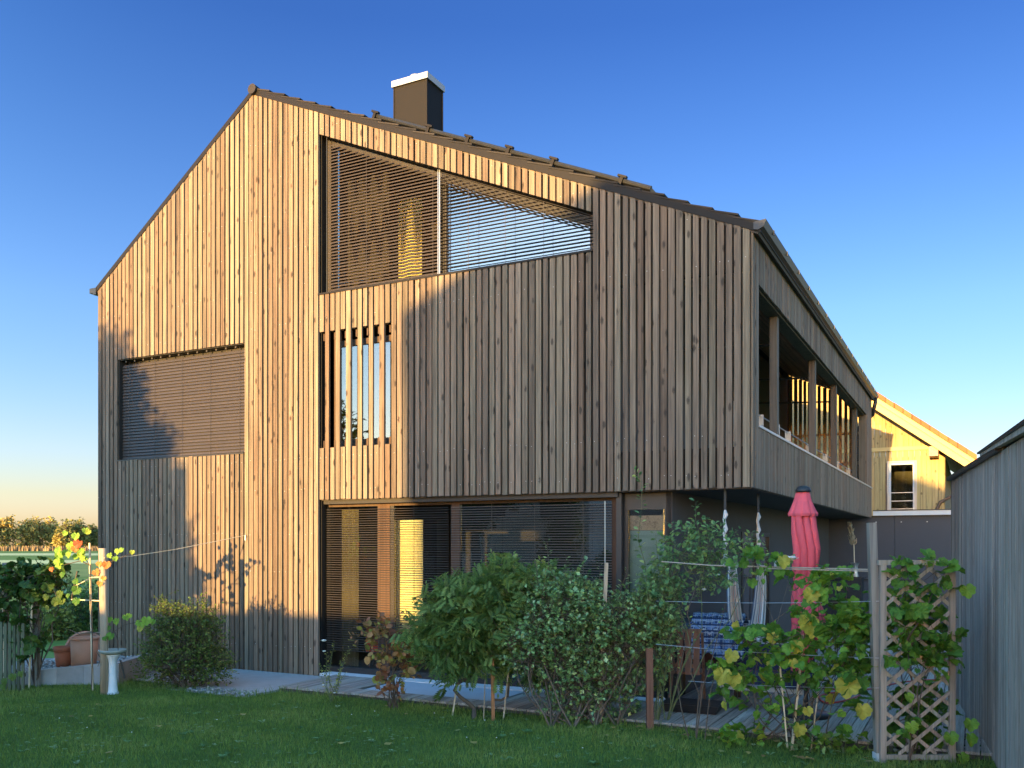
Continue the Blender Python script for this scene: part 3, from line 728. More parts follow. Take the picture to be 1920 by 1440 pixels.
for k in range(70):
    y = rgw.uniform(8.4, 11.5); x = rgw.uniform(-.5, .4) * y
    if rgw.random() < .5: x = rgw.uniform(.1, .42) * y; y = rgw.uniform(8.5, 10)
    if not on_lawn(x, y): continue
    a = rgw.random() * 6.3; s = rgw.uniform(.025, .06); z = lawn_z(x, y) + rgw.uniform(.03, .055); pts = []
    for t, r1 in ((0, .9), (.8, .6), (1.6, .75), (2.5, .6), (3.14, 1.0), (3.8, .6), (4.7, .75), (5.5, .6)):
        pts.append((x + math.cos(a + t) * s * r1, y + math.sin(a + t) * s * r1, z + rgw.uniform(-.006, .01)))
    wd.poly(pts, rgw.random())
g = wd.build('fallen_leaves', leafmat('fallen_leaf', [(0, (.22, .13, .05)), (.5, (.38, .28, .08)), (1, (.3, .3, .1))], .2)); g['kind'] = 'stuff'; g['label'] = 'a few yellow and brown fallen leaves lying on the lawn'

# ------------------------------------------------------------------ deck, slab, gravel
root = thing('wooden_deck', 'weathered grey board deck along the house front and under the overhang', 'deck', O, HROT)
m = MB()
sx0, sx1 = -5.15, -3.0
k = 0; u = -6.32
while u < 3.2:
    w_ = .127; r = R.random(); v1 = -.105 if u < -1.12 else 13.6
    z = ZD + R.uniform(-.002, .002); v0 = DV + R.uniform(-.008, .008)
    segs = [(v0, v1)]
    if sx0 < u + .07 < sx1: segs = [(v0, -1.02)]
    for (a, b) in segs:
        b0 = a
        while b0 < b - .01:
            b1 = min(b, b0 + 4.0); m.box(u, u + w_, b0, b1 - .003, z - .027, z, r); b0 = b1; r = R.random()
    u += .14
m.build('deck_boards', M['deck'], root)
m = MB(); m.box(-6.33, 3.2, DV + .02, DV + .07, -.08, ZD - .028); m.box(-6.31, -6.27, DV + .071, -.1, -.08, ZD - .028); m.build('edge_beam', M['deckedge'], root)
m = MB(); m.box(-6.25, 3.15, DV + .08, 13.5, -.029, -.02); o = m.build('underlay', M['backing'], root)
m = MB(); m.box(sx0 + .02, sx1 - .05, -1.0, -.12, .0, ZD - .012)
o = m.build('light_well_cover', M['slab']); o.location = O; o.rotation_euler = (0, 0, HROT); tag(o, 'flat bluish grey slab let into the deck in front of the glazing', 'slab')
m = MB(); m.box(-10.3, -6.36, -1.66, -.04, -.1, .022); m.box(-8.3, -6.36, -1.98, -1.665, -.1, .006)
o = m.build('concrete_slab', plain('pale_concrete', (.33, .32, .31), .9, .12, 6, bump=.2)); o.location = O; o.rotation_euler = (0, 0, HROT); struct(o, 'structure')
def pebbles(n, xr, zf, seed, name, label, smin=.015, smax=.035, keep=None):
    rg = random.Random(seed); m = MB()
    for k in range(n):
        p = xr(rg)
        if p is None: continue
        s = rg.uniform(smin, smax); a = rg.random() * 6.3
        pts = []
        for (rr, zz) in ((.0, -.4), (.9, -.1), (.8, .35), (.0, .5)):
            pts.append((rr * s, zz * s))
        Mx = Matrix.Rotation(a, 3, 'Z') @ Matrix.Diagonal((1, rg.uniform(.6, .95), 1)) @ Matrix.Rotation(rg.uniform(-.4, .4), 3, 'X')
        m.lathe([(max(r_, .0005), z_) for r_, z_ in pts], (p[0], p[1], p[2]), 6, rg.random(), axis=Mx)
    o = m.build(name, plain(name + '_stone', (.30, .29, .275), .85, .35, 9), smooth=True); o['kind'] = 'stuff'; o['label'] = label; return o
def pr1(rg):
    u, v = rg.uniform(-7.5, -6.36), rg.uniform(-2.0, -1.62); p = hw(u, v, .012 + rg.uniform(0, .02)); return p
pebbles(130, pr1, None, 4, 'gravel', 'white pebbles at the left end of the deck')
def pr2(rg):
    x = rg.uniform(-7.6, -5.95); y = rg.uniform(13.32, 15.2); return (x, y, .175 + rg.uniform(0, .02))
pebbles(800, pr2, None, 6, 'gravel', 'pale gravel bed behind the low concrete wall', .02, .045)
m = MB(); m.hexa([(-8.2, 13.3, -.1), (-5.92, 13.3, -.1), (-5.92, 15.2, -.1), (-8.2, 15.2, -.1)], [(-8.2, 13.3, .15), (-5.92, 13.3, .17), (-5.92, 15.2, .17), (-8.2, 15.2, .15)]); struct(m.build('gravel_bed', plain('gravel_soil', (.25, .24, .23), .95, .4, 30)))
rw = MB()
for k in range(4):
    a, b = -7.5 + k * .4, -7.5 + (k + 1) * .4 - .004
    za, zb = .18 + (a + 7.5) * .10, .18 + (b + 7.5) * .10
    rw.hexa([(a, 13.19, -.15), (b, 13.19, -.15), (b, 13.31, -.15), (a, 13.31, -.15)], [(a, 13.19, za), (b, 13.19, zb), (b, 13.31, zb), (a, 13.31, za)], R.random())
rw.box(-5.9, -5.79, 13.19, 15.2, -.15, .335)
tag(rw.build('retaining_wall', M['concrete']), 'low grey concrete wall holding the gravel with the clay pots', 'retaining wall')
def pr3(rg):
    x = rg.uniform(3.65, 5.2); y = rg.uniform(8.9, 10.2); return (x, y, .02 + rg.uniform(0, .02))
pebbles(260, pr3, None, 8, 'gravel', 'white stones behind the lattice trellis', .02, .05)

# ------------------------------------------------------------------ garage wall at the back, yellow house, shed
gr = thing('garage', 'low anthracite flat-roofed garage behind the terrace with a white roof edge', 'garage', hw(0, 14.6, 0), HROT)
m = MB()
for k in range(5):
    a = -1.4 + k * 1.98; m.box(a, a + 1.972, 0, .15, 0, 2.84, .4 + .2 * R.random())
m.build('wall', M['anthracite'], gr)
m = MB(); m.box(-.9, 8.5, .16, 5, 2.6, 2.80); m.build('roof', M['backing'], gr)
ue = side(1633, 965)[0]
a_ = house(1637, 960, 14.5)[0]; b_ = house(1800, 960, 14.5)[0]
m = MB(); z_ = house(1700, 961, 14.5)[1]; m.box(a_, b_, -.12, -.02, z_ - .07, z_ + .05); m.build('roof_edge', M['threshold'], gr)
m = MB(); m.box(a_, b_, -.14, .16, z_ + .053, z_ + .075); m.box(-1, 8.4, -.03, -.002, 2.80, 2.845); m.build('coping', M['gutter'], gr)
for k in range(9):
    m = MB(); m.box(.1 + k * .62, .13 + k * .62, -.02, -.002, 2.66, 2.685); m.build('screw_head', M['steel'], gr)

VY = 20.0
Yh = thing('timber_house', 'sunlit yellow timber house with an orange tiled roof behind the garage', 'house', hw(0, VY, 0), HROT)
def yh(px, py, dv=0): 
    u, z = house(px, py, VY + dv); return u, z
M['yellow'] = wood('fresh_yellow_boards', (.34, .25, .11), (.46, .35, .16), (.55, .43, .21), pitch=.17, knots=.7)
M['yellow2'] = plain('yellow_fascia', (.55, .40, .15), .6, .06, 4)
uc, _ = yh(1772, 880)
e0, z0_ = yh(1640, 762); e1, z1_ = yh(1772, 846)
slope = (z1_ - z0_) / (e1 - e0)
def yroof(u): return z0_ + (u - e0) * slope
w0, wz1 = yh(1666, 868); w1, wz0 = yh(1716, 957)
m = MB(); pw = .17; u = uc - 9.2
ridge_u = uc - 5.2
while u < uc - .01:
    b = min(u + pw - .008, uc); r = R.random()
    def top(x): return yroof(x) - .02 if x > ridge_u else yroof(ridge_u) + (x - ridge_u) * -slope - .02
    for (lo, hi) in (((0, wz0), (wz1, None)) if w0 - .02 < (u + b) / 2 < w1 + .02 else ((0, None),)):
        h0, h1 = (hi, hi) if hi else (top(u), top(b))
        h0, h1 = (wz0, wz0) if hi else (top(u), top(b))
        m.hexa([(u, 0, lo), (b, 0, lo), (b, .04, lo), (u, .04, lo)], [(u, 0, h0), (b, 0, h1), (b, .04, h1), (u, .04, h0)], r)
    u += pw
m.build('wall', M['yellow'], Yh)
m = MB(); m.box(uc - 9.2, w0 - .02, .045, .2, 0, yroof(uc) - .1); m.box(w1 + .02, uc, .045, .2, 0, yroof(uc) - .1); m.box(uc - .2, uc, .2, 9, 0, yroof(uc) - .1); m.box(uc - 9.2, uc - .3, .045, .2, yroof(uc) - .1 + .3, yroof(uc) + .6)
m.build('side_wall', M['larch_side'], Yh)
zb = yh(1700, 841)[1]
m = MB(); m.box(uc - 9.2, uc - .02, -.05, -.002, zb - .06, zb + .06); m.build('string_course', M['yellow2'], Yh)
m = MB(); ub = yh(1750, 832)[0]; m.box(ub - .1, ub + .16, -.75, -.002, yroof(ub + .16) - .33, yroof(ub + .16) - .03); m.build('purlin', M['loggia'], Yh)
# roof with verge boards
ee = yh(1826, 853, -.8)[0]; OV = -.8
def slab(m, u0, u1, o0, o1, v0, v1, r=.5):
    m.hexa([(u0, v0, yroof(u0) + o0), (u1, v0, yroof(u1) + o0), (u1, v1, yroof(u1) + o0), (u0, v1, yroof(u0) + o0)], [(u0, v0, yroof(u0) + o1), (u1, v0, yroof(u1) + o1), (u1, v1, yroof(u1) + o1), (u0, v1, yroof(u0) + o1)], r)
m = MB(); slab(m, ridge_u, ee, .03, .12, OV + .02, 9); RY = m.build('roof', M['loggia'], Yh)
m = MB(); slab(m, ridge_u, ee - .1, -.14, .10, OV - .02, OV + .018); m.build('verge_board', M['yellow2'], RY)
m = MB(); slab(m, ridge_u, ee + .02, .105, .26, OV - .06, OV - .022); m.build('upper_verge_board', M['yellow2'], RY)
m = MB()
rows_y = 24
for k in range(rows_y):
    a, b = ridge_u + (ee + .05 - ridge_u) * k / rows_y, ridge_u + (ee + .05 - ridge_u) * (k + 1) / rows_y
    for j in range(30):
        v0 = OV - .1 + j * .33; slab(m, a, b + .03, .265 + R.uniform(0, .01), .42 + R.uniform(0, .02), v0, v0 + .32, R.random())
M['redtile'] = plain('orange_roof_tile', (.42, .10, .03), .75, .2, 9)
m.build('roof_tiles', M['redtile'], RY)
m = MB(); ls = MB()
slabu = lambda x: yroof(2 * ridge_u - x)
m.hexa([(ridge_u - 5.3, OV, slabu(ridge_u - 5.3)), (ridge_u - .002, OV, slabu(ridge_u)), (ridge_u - .002, 9, slabu(ridge_u)), (ridge_u - 5.3, 9, slabu(ridge_u - 5.3))], [(ridge_u - 5.3, OV, slabu(ridge_u - 5.3) + .25), (ridge_u - .002, OV, slabu(ridge_u) + .25), (ridge_u - .002, 9, slabu(ridge_u) + .25), (ridge_u - 5.3, 9, slabu(ridge_u - 5.3) + .25)])
m.build('far_slope', M['redtile'], RY)
m = MB(); u0, u1 = yh(1640, 740, .3)[0], yh(1686, 760, .3)[0]; slab(m, u0 - .6, u1, .42, .50, .1, 3.2); m.build('glare_panel', plain('pale_sun_glare', (.75, .72, .62), .25, .05, 3), RY)  # pale colour stands in for sun glare on a solar panel
g = gutter(ee + .02, yroof(ee) - .04, OV - .05, 9, .13); g.build('gutter', M['gutter'], Yh)
m = MB()
gx0 = ee + .08; zz = yroof(ee)
m.tube([(gx0, -.5, zz - .03), (gx0 - .08, -.3, zz - .25), (uc - .25 + .55, -.12, zz - .75), (uc - .25 + .12, -.1, zz - 1.0), (uc - .25, -.1, zz - 1.25), (uc - .25, -.1, .1)], .05, 10); m.build('downpipe', plain('brown_copper_pipe', (.12, .075, .05), .45, .1, 8), Yh, True)
m = MB(); fw = .07
m.box(w0, w0 + fw, .02, .12, wz0, wz1); m.box(w1 - fw, w1, .02, .12, wz0, wz1); m.box(w0 + fw, w1 - fw, .02, .12, wz1 - fw, wz1)
WY = m.build('balcony_door', plain('pale_blue_frame', (.42, .47, .52), .5, .05, 4), Yh)
m = MB(); m.box(w0 - .045, w0 - .002, -.02, .1, wz0, wz1 + .05); m.box(w1 + .002, w1 + .045, -.02, .1, wz0, wz1 + .05); m.box(w0, w1, -.02, .1, wz1 + .002, wz1 + .05); m.build('casing', plain('pale_timber_casing', (.5, .44, .36), .6, .08, 6), WY)
m = MB(); m.box(w0 + fw, w1 - fw, .06, .07, wz0, wz1 - fw); m.build('pane', M['glass'], WY)
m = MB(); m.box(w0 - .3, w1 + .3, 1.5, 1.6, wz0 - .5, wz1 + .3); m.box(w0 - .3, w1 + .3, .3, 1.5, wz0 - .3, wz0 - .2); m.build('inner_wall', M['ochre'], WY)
m = MB()
zr0, zr1 = yh(1690, 955)[1], yh(1690, 924)[1]
for f in (.02, .5, 1.0): m.box(w0, w1, -.115, -.095, zr0 + (zr1 - zr0) * f - .011, zr0 + (zr1 - zr0) * f + .011)
for x in (w0, w1 - .03): m.box(x, x + .03, -.121, -.089, zr0 - .1, zr1 + .02)
m.build('railing', M['steel'], WY)

# grey shed on the right, its long wall going back from the camera
M['grey'] = wood('silver_grey_boards', (.33, .255, .22), (.48, .385, .335), (.62, .51, .45), 'z', .12, knots=.3, streak=.55)
Bp = at(1783, 1020, 12.2); Ap = at(1920, 1020, 7.0)
dS = Vector((Ap.x - Bp.x, Ap.y - Bp.y, 0)); lS = dS.length; dS.normalize()
sh = thing('shed', 'silver-grey vertical board shed at the right edge of the garden', 'shed', (Bp.x, Bp.y, 0), math.atan2(dS.y, dS.x))
# local x: towards the camera; local y (left of travel) points away from the garden? the body lies at +y
m = MB(); x = 0.0; k = 0
zt = lambda s: 3.0
step_x = (at(1884, 0, 8.05) - Bp).dot(dS)
while x < 7.6:
    z1 = 2.95 if x < step_x else 2.93
    m.box(x, x + .115, .0 + R.uniform(0, .008), .06, -.05, z1, R.random()); x += .12
m.build('wall', M['grey'], sh)
m = MB(); m.box(.0, .06, .061, 3.5, -.05, 2.98, .3); m.build('end_wall', M['grey'], sh)
m = MB()
for k in range(29): m.box(7.61, 7.65, .005 + k * .12, .12 + k * .12, -.05, 2.93, R.random())
m.build('gable_wall', M['grey'], sh)
m = MB(); m.box(.07, 7.6, 3.44, 3.5, -.05, 2.92, .5); m.build('back_wall', M['grey'], sh)
m = MB(); m.hexa([(-.05, -.05, 2.955), (step_x - .02, -.05, 2.93), (step_x - .02, 3.6, 3.0), (-.05, 3.6, 3.02)], [(-.05, -.05, 3.0), (step_x - .02, -.05, 2.965), (step_x - .02, 3.6, 3.03), (-.05, 3.6, 3.06)])
SR = m.build('roof', M['gutter'], sh)
m = MB(); m.hexa([(step_x - 1.1, -.07, 3.002), (7.6, -.07, 2.965), (7.6, 3.6, 3.05), (step_x - 1.1, 3.6, 3.07)], [(step_x - 1.1, -.07, 3.02), (7.6, -.07, 3.01), (7.6, 3.6, 3.09), (step_x - 1.1, 3.6, 3.09)]); m.build('upper_roof', M['gutter'], SR)
m = MB(); m.hexa([(step_x - 1.0, -.055, 2.972), (7.6, -.055, 2.90), (7.6, -.006, 2.90), (step_x - 1.0, -.006, 2.972)], [(step_x - 1.0, -.055, 3.0), (7.6, -.055, 2.963), (7.6, -.006, 2.963), (step_x - 1.0, -.006, 3.0)]); m.build('fascia', M['grey'], SR)

# ------------------------------------------------------------------ behind the camera: the house, garage and tree that cast the evening shade
NR = math.atan2(-.45, .893)
nb = thing('neighbour_house', 'white gabled house standing across the garden whose image shows in the terrace glazing', 'house', (0, 0, 0), NR)
a0 = -14.0; w_l, w_r, w_c = -7.42, 1.6, -4.2; ze = 5.52 + 25 * .0733; zr = ze + .44 * (w_c - w_l); zer = zr - .44 * (w_r - w_c)
m = MB()
m.hexa([(w_l, a0 - 11, 0), (w_r, a0 - 11, 0), (w_r, a0, 0), (w_l, a0, 0)], [(w_l, a0 - 11, ze - .25), (w_r, a0 - 11, zer - .25), (w_r, a0, zer - .25), (w_l, a0, ze - .25)])
m.hexa([(w_l, a0 - 11, ze - .25), (w_r, a0 - 11, zer - .25), (w_r, a0, zer - .25), (w_l, a0, ze - .25)], [(w_c - .01, a0 - 11, zr - .25), (w_c + .01, a0 - 11, zr - .25), (w_c + .01, a0, zr - .25), (w_c - .01, a0, zr - .25)])
m.build('wall', M['plaster'], nb)
m = MB()
zr2 = ze
for (x0, zz0, x1, zz1) in ((w_l - .05, ze, w_c, zr), (w_c, zr, w_r + .05, zer)):
    m.hexa([(x0, a0 - 11.3, zz0 - .22), (x1, a0 - 11.3, zz1 - .22), (x1, a0 + .3, zz1 - .22), (x0, a0 + .3, zz0 - .22)], [(x0, a0 - 11.3, zz0), (x1, a0 - 11.3, zz1), (x1, a0 + .3, zz1), (x0, a0 + .3, zz0)])
m.build('roof', M['redtile'], nb)
for (x, z) in [(-6.2, 4.2), (-4.2, 4.2), (-1.8, 4.2), (.6, 3.6), (-6.2, 1.4), (-4.2, 1.4), (.4, 1.4), (-4.2, 6.9)]:
    m = MB(); m.box(x - .5, x + .5, a0 + .002, a0 + .03, z - .6, z + .6); f = m.build('window', M['threshold'], nb)
    m = MB(); m.box(x - .42, x + .42, a0 + .031, a0 + .036, z - .52, z + .52); m.build('pane', M['darkframe'], f)
wh = thing('white_bungalow', 'low white flat-roofed house with small windows across the garden, mirrored in the terrace glazing', 'house', (0, 0, 0), NR)
wx = -11.9
m = MB(); m.box(wx - 14, wx, -14, -6, 0, 4.45); m.build('wall', M['plaster'], wh)
m = MB(); m.box(wx - 14.1, wx + .02, -14.1, -5.93, 4.452, 4.68); m.build('roof', M['gutter'], wh)
for x in (-13.4, -15.6, -17.8, -20.0, -22.4):
    for z0 in (3.0, .9):
        m = MB(); m.box(x - .5, x + .5, -5.998, -5.97, z0, z0 + 1.0); f = m.build('window', M['threshold'], wh)
        m = MB(); m.box(x - .42, x + .42, -5.969, -5.964, z0 + .08, z0 + .92); m.build('pane', M['darkframe'], f)
gb = thing('flat_garage', 'white flat-roofed garage beside the neighbour house across the garden', 'garage', (0, 0, 0), NR)
m = MB(); m.box(wx + .002, w_l - .002, -15, -9, 0, 2.30); m.build('wall', M['plaster'], gb)
m = MB(); m.box(wx + .03, w_l - .055, -15.2, -8.9, 2.302, 2.45); m.build('roof', M['gutter'], gb)
for x in (-10.8, -8.9):
    m = MB(); m.box(x - .5, x + .5, -8.998, -8.97, .9, 2.0); f = m.build('window', M['darkframe'], gb)
# ================================================================== PLANTS
def shape_oval(w=.3, fold=.08):
    return [(0, 0, 0), (w * .8, .3, fold), (w, .55, fold), (w * .5, .85, fold * .5), (0, 1, -.06), (-w * .5, .85, fold * .5), (-w, .55, fold), (-w * .8, .3, fold), (0, .5, 0)], [(0, 1, 8), (1, 2, 8), (2, 3, 8), (3, 4, 8), (4, 5, 8), (5, 6, 8), (6, 7, 8), (7, 0, 8)]
def shape_small(w=.3, fold=.07):
    return [(0, 0, 0), (w, .5, fold), (0, 1, -.04), (-w, .5, fold)], [(0, 1, 2), (0, 2, 3)]
def shape_grape():
    pts = [(0, .13), (.12, -.03), (.30, -.04), (.42, .10), (.44, .2), (.56, .30), (.54, .44), (.46, .52), (.48, .66), (.36, .76), (.24, .76), (.17, .9), (0, 1.0), (-.17, .9), (-.24, .76), (-.36, .76), (-.48, .66), (-.46, .52), (-.54, .44), (-.56, .30), (-.44, .2), (-.42, .10), (-.30, -.04), (-.12, -.03)]
    v = [(x, y, .32 * abs(x) ** 1.3 - .28 * (y - .36) ** 2 + .04 * math.sin(x * 17 + y * 9)) for x, y in pts] + [(0, .36, -.02)]
    n = len(pts); return v, [(i, (i + 1) % n, n) for i in range(n)]
def shape_round(w=.46):
    pts = [(0, 0), (.3, .0), (w, .32), (.4, .7), (.14, .92), (0, 1.0), (-.14, .92), (-.4, .7), (-w, .32), (-.3, .0)]
    v = [(x, y, .22 * x * x) for x, y in pts] + [(0, .45, -.02)]; n = len(pts)
    return v, [(i, (i + 1) % n, n) for i in range(n)]
def shape_pinnate(pairs=5):
    v = []; f = []
    sv, sf = shape_small(.19, .1)
    def leaf(bx, by, ang, s, dz):
        c, s_ = math.cos(ang), math.sin(ang); n = len(v)
        for x, y, z in sv: v.append((bx + (x * c - y * s_) * s * -1 if False else bx + (x * c + y * s_) * s, by + (-x * s_ + y * c) * s, z * s + dz - .1 * abs(y * s)))
        for t in sf: f.append(tuple(i + n for i in t))
    for k in range(pairs):
        y = .18 + .68 * k / pairs; s = .36 - .1 * abs(k - pairs * .45) / pairs
        for sg in (-1, 1): leaf(0, y, sg * 1.05, s, -.12 * y * y)
    leaf(0, .86, 0, .3, -.1)
    n = len(v); v += [(-.008, 0, 0), (.008, 0, 0), (0, .9, -.1)]; f.append((n, n + 1, n + 2))
    return v, f
SH = {'oval': shape_oval(), 'small': shape_small(), 'grape': shape_grape(), 'round': shape_round(), 'pinnate': shape_pinnate(6), 'slim': shape_small(.17, .05), 'broad': shape_small(.42, .1)}
UP = Vector((0, 0, 1))
def rv(rg, s=1.0): return Vector((rg.uniform(-s, s), rg.uniform(-s, s), rg.uniform(-s, s)))
def leaf(m, p, d, nrm, size, shape, r):
    sv, sf = SH[shape]; y = d.normalized(); x = y.cross(nrm)
    if x.length < 1e-3: x = y.cross(Vector((1, 0, .3)))
    x.normalize(); z = x.cross(y)
    b = len(m.v); p = Vector(p)
    for a, b_, c in sv:
        q = p + (x * a + y * b_ + z * c) * size; m.v.append((q.x, q.y, q.z))
    for f in sf: m.f.append(tuple(i + b for i in f)); m.r.append(r)
def curve(a, b, rg, n=5, sag=0.0, wob=.04):
    a, b = Vector(a), Vector(b); ln = (b - a).length; pts = []
    off = rv(rg, wob * ln)
    for i in range(n + 1):
        t = i / n; pts.append(a.lerp(b, t) + off * math.sin(t * math.pi) + rv(rg, wob * .25 * ln) * (0 if i in (0, n) else 1) + Vector((0, 0, -sag * math.sin(t * math.pi))))
    return pts
def in_blob(rg, blobs, pw=2.0):
    ws = [b[1] * b[2] * b[3] for b in blobs]; t = rg.random() * sum(ws); i = 0
    while t > ws[i] and i < len(blobs) - 1: t -= ws[i]; i += 1
    c, rx, ry, rz = blobs[i][:4]
    while True:
        d = rv(rg); 
        if 1e-3 < d.length < 1: break
    d.normalize(); k = rg.random() ** (1 / pw)
    o = Vector((d.x * rx, d.y * ry, d.z * rz)) * k
    return c + o, d, k
def shrub(root, blobs, seed, ntwig, per, lsize, shape, lmat, smat, bases, tlen=(.08, .2), nbranch=14, brad=.012, upw=.5, droop=.0, outw=.8, rbias=None, pw=2.0, rmul=1.0, stemname='stem', leafname='foliage', zmin=.03):
    """twigs with alternate leaves spread through a union of blobs, carried by branches that rise from the bases; all in the root's local space"""
    rg = random.Random(seed); lm = MB(); sm = MB(); iv = root.matrix_basis.inverted(); nodes = []
    T = lambda p: iv @ Vector(p)
    for k in range(nbranch):
        b0 = bases[k % len(bases)]; p, d, kk = in_blob(rg, blobs, 3)
        pts = curve(b0, p, rg, 6, 0, .12); sm.tube([T(q) for q in pts], [brad * (1 - .75 * i / 6) for i in range(7)], 5, rg.random()); nodes.extend(pts[2:])
    for k in range(ntwig):
        p, d, kk = in_blob(rg, blobs, pw)
        td = (d * outw + UP * upw + rv(rg, .7)).normalized(); ln = rg.uniform(*tlen)
        q = p + td * ln + Vector((0, 0, -droop * ln))
        if p.z < zmin: continue
        pts = [p, p.lerp(q, .5) + rv(rg, .01), q]
        if nodes and rg.random() < .35:
            nn = min((nodes[rg.randrange(len(nodes))] for _ in range(5)), key=lambda a: (a - p).length)
            sm.tube([T(nn), T(nn.lerp(p, .5) + rv(rg, .02)), T(p)], [brad * .35, brad * .28, brad * .2], 4, rg.random(), cap=False)
        sm.tube([T(x) for x in pts], [brad * .22, brad * .18, brad * .1], 3, rg.random(), cap=False)
        tone = rg.random()
        for j in range(per):
            t = (j + .6) / per; a = pts[0].lerp(q, t); sd = td.cross(rv(rg)).normalized()
            ld = (sd * .9 + td * .5 + Vector((0, 0, -.15 - droop * .5))).normalized(); nm = (UP * .8 + rv(rg, .7)).normalized()
            r = max(0, min(1, .55 * tone + .45 * rg.random())) * rmul
            if rbias: r = rbias(rg, a, r)
            pp = T(a); 
            leaf(lm, pp, iv.to_3x3() @ ld, iv.to_3x3() @ nm, lsize * rg.choice((.45, .6, .75, .9, 1.0, 1.1, 1.3)) * rg.uniform(.9, 1.1), shape, r)
    lf_ = lm.build(leafname, lmat, root) if lm.v else None; st = sm.build(stemname, smat, root) if sm.v else None
    return lf_, st, nodes
def plantroot(name, label, cat, p, group=None):
    o = thing(name, label, cat, p, 0, group); bpy.context.view_layer.update(); return o
M['stem'] = plain('plant_stem', (.10, .075, .055), .85, .3, 12)
M['greenstem'] = plain('green_stem', (.10, .12, .05), .7, .25, 12)
M['bark'] = plain('tree_bark', (.11, .085, .065), .9, .4, 10, bump=.4)
M['olive'] = leafmat('olive_leaf', [(0, (0.066, 0.109, 0.021)), (.5, (0.131, 0.193, 0.039)), (.85, (0.213, 0.270, 0.059)), (1, (0.476, 0.386, 0.103))])
M['darkleaf'] = leafmat('dark_green_leaf', [(0, (0.090, 0.158, 0.051)), (.5, (0.166, 0.287, 0.087)), (.85, (0.301, 0.458, 0.141)), (.97, (0.547, 0.600, 0.233)), (1, (0.600, 0.600, 0.280))], .22, .36, .8)
M['wisteria'] = leafmat('pinnate_leaf', [(0, (0.059, 0.118, 0.029)), (.5, (0.126, 0.210, 0.050)), (.9, (0.239, 0.326, 0.079)), (1, (0.480, 0.467, 0.121))], .35)
M['rose'] = leafmat('rose_leaf', [(0, (0.078, 0.168, 0.057)), (.5, (0.158, 0.290, 0.104)), (.9, (0.281, 0.428, 0.142)), (1, (0.600, 0.600, 0.155))], .3)
M['redleaf'] = leafmat('reddish_leaf', [(0, (0.184, 0.062, 0.037)), (.35, (0.306, 0.127, 0.062)), (.6, (0.400, 0.225, 0.083)), (.8, (0.274, 0.281, 0.062)), (1, (0.429, 0.423, 0.083))], .3)
M['pale'] = leafmat('pale_leaf', [(0, (0.154, 0.194, 0.045)), (.6, (0.282, 0.317, 0.072)), (1, (0.510, 0.486, 0.125))], .35)
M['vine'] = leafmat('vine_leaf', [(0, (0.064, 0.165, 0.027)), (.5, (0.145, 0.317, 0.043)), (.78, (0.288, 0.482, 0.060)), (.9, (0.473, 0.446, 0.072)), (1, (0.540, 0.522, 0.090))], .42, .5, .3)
M['vinedark'] = leafmat('shaded_vine_leaf', [(0, (.03, .075, .016)), (.5, (.07, .14, .026)), (.78, (.14, .21, .035)), (.9, (.36, .3, .06)), (1, (.45, .34, .07))], .35, .5, .3)  # darker copy of the vine leaf, with the left row's shade in its colour
M['vinered'] = leafmat('autumn_vine_leaf', [(0, (0.553, 0.105, 0.043)), (.5, (0.644, 0.246, 0.056)), (1, (0.516, 0.351, 0.084))], .4)
M['timber'] = wood('stake_timber', (.36, .28, .19), (.48, .38, .27), (.58, .47, .34), knots=.3)
M['orangestake'] = wood('new_stake_timber', (.30, .13, .05), (.40, .19, .08), (.48, .25, .11), knots=.3)
M['redpost'] = wood('reddish_post_timber', (.12, .055, .034), (.17, .078, .048), (.21, .10, .066), knots=.4)
M['greypost'] = wood('grey_post_timber', (.19, .175, .155), (.28, .26, .235), (.36, .34, .31), knots=.4)
M['lattice'] = wood('lattice_timber', (.27, .24, .205), (.38, .345, .30), (.48, .44, .385), knots=.2)
M['dullcane'] = plain('dull_cane', (.30, .265, .21), .7, .2, 6)
M['bamboo'] = plain('bamboo_cane', (.62, .52, .36), .6, .2, 6, stretch=(4, 4, .6))

def shoot(root, pts, rg, per, lsize, shape, lmat, smat, rad=.006, nm='shoot', top=.25, spread=.9, tone=None):
    """one long shoot with leaves along it"""
    iv = root.matrix_basis.inverted(); lm = MB(); sm = MB(); pts = [Vector(q) for q in pts]
    sm.tube([iv @ q for q in pts], [rad * (1 - .7 * i / (len(pts) - 1)) for i in range(len(pts))], 5, .5)
    ln = sum((pts[i + 1] - pts[i]).length for i in range(len(pts) - 1)); n = int(ln * per)
    for k in range(n):
        t = top + (1 - top) * k / max(1, n - 1); s = t * (len(pts) - 1); i = min(int(s), len(pts) - 2); a = pts[i].lerp(pts[i + 1], s - i); td = (pts[i + 1] - pts[i]).normalized()
        sd = td.cross(rv(rg)).normalized(); ld = (sd * spread + td * .35).normalized(); r = tone(rg) if tone else rg.random()
        st_ = a + ld * lsize * .25
        leaf(lm, iv @ st_, ld, (UP * .7 + rv(rg, .6)).normalized(), lsize * rg.uniform(.6, 1.15) * (1.1 - .4 * t), shape, r)
    s_ = sm.build(nm, smat, root)
    if lm.v: lm.build('foliage', lmat, root)
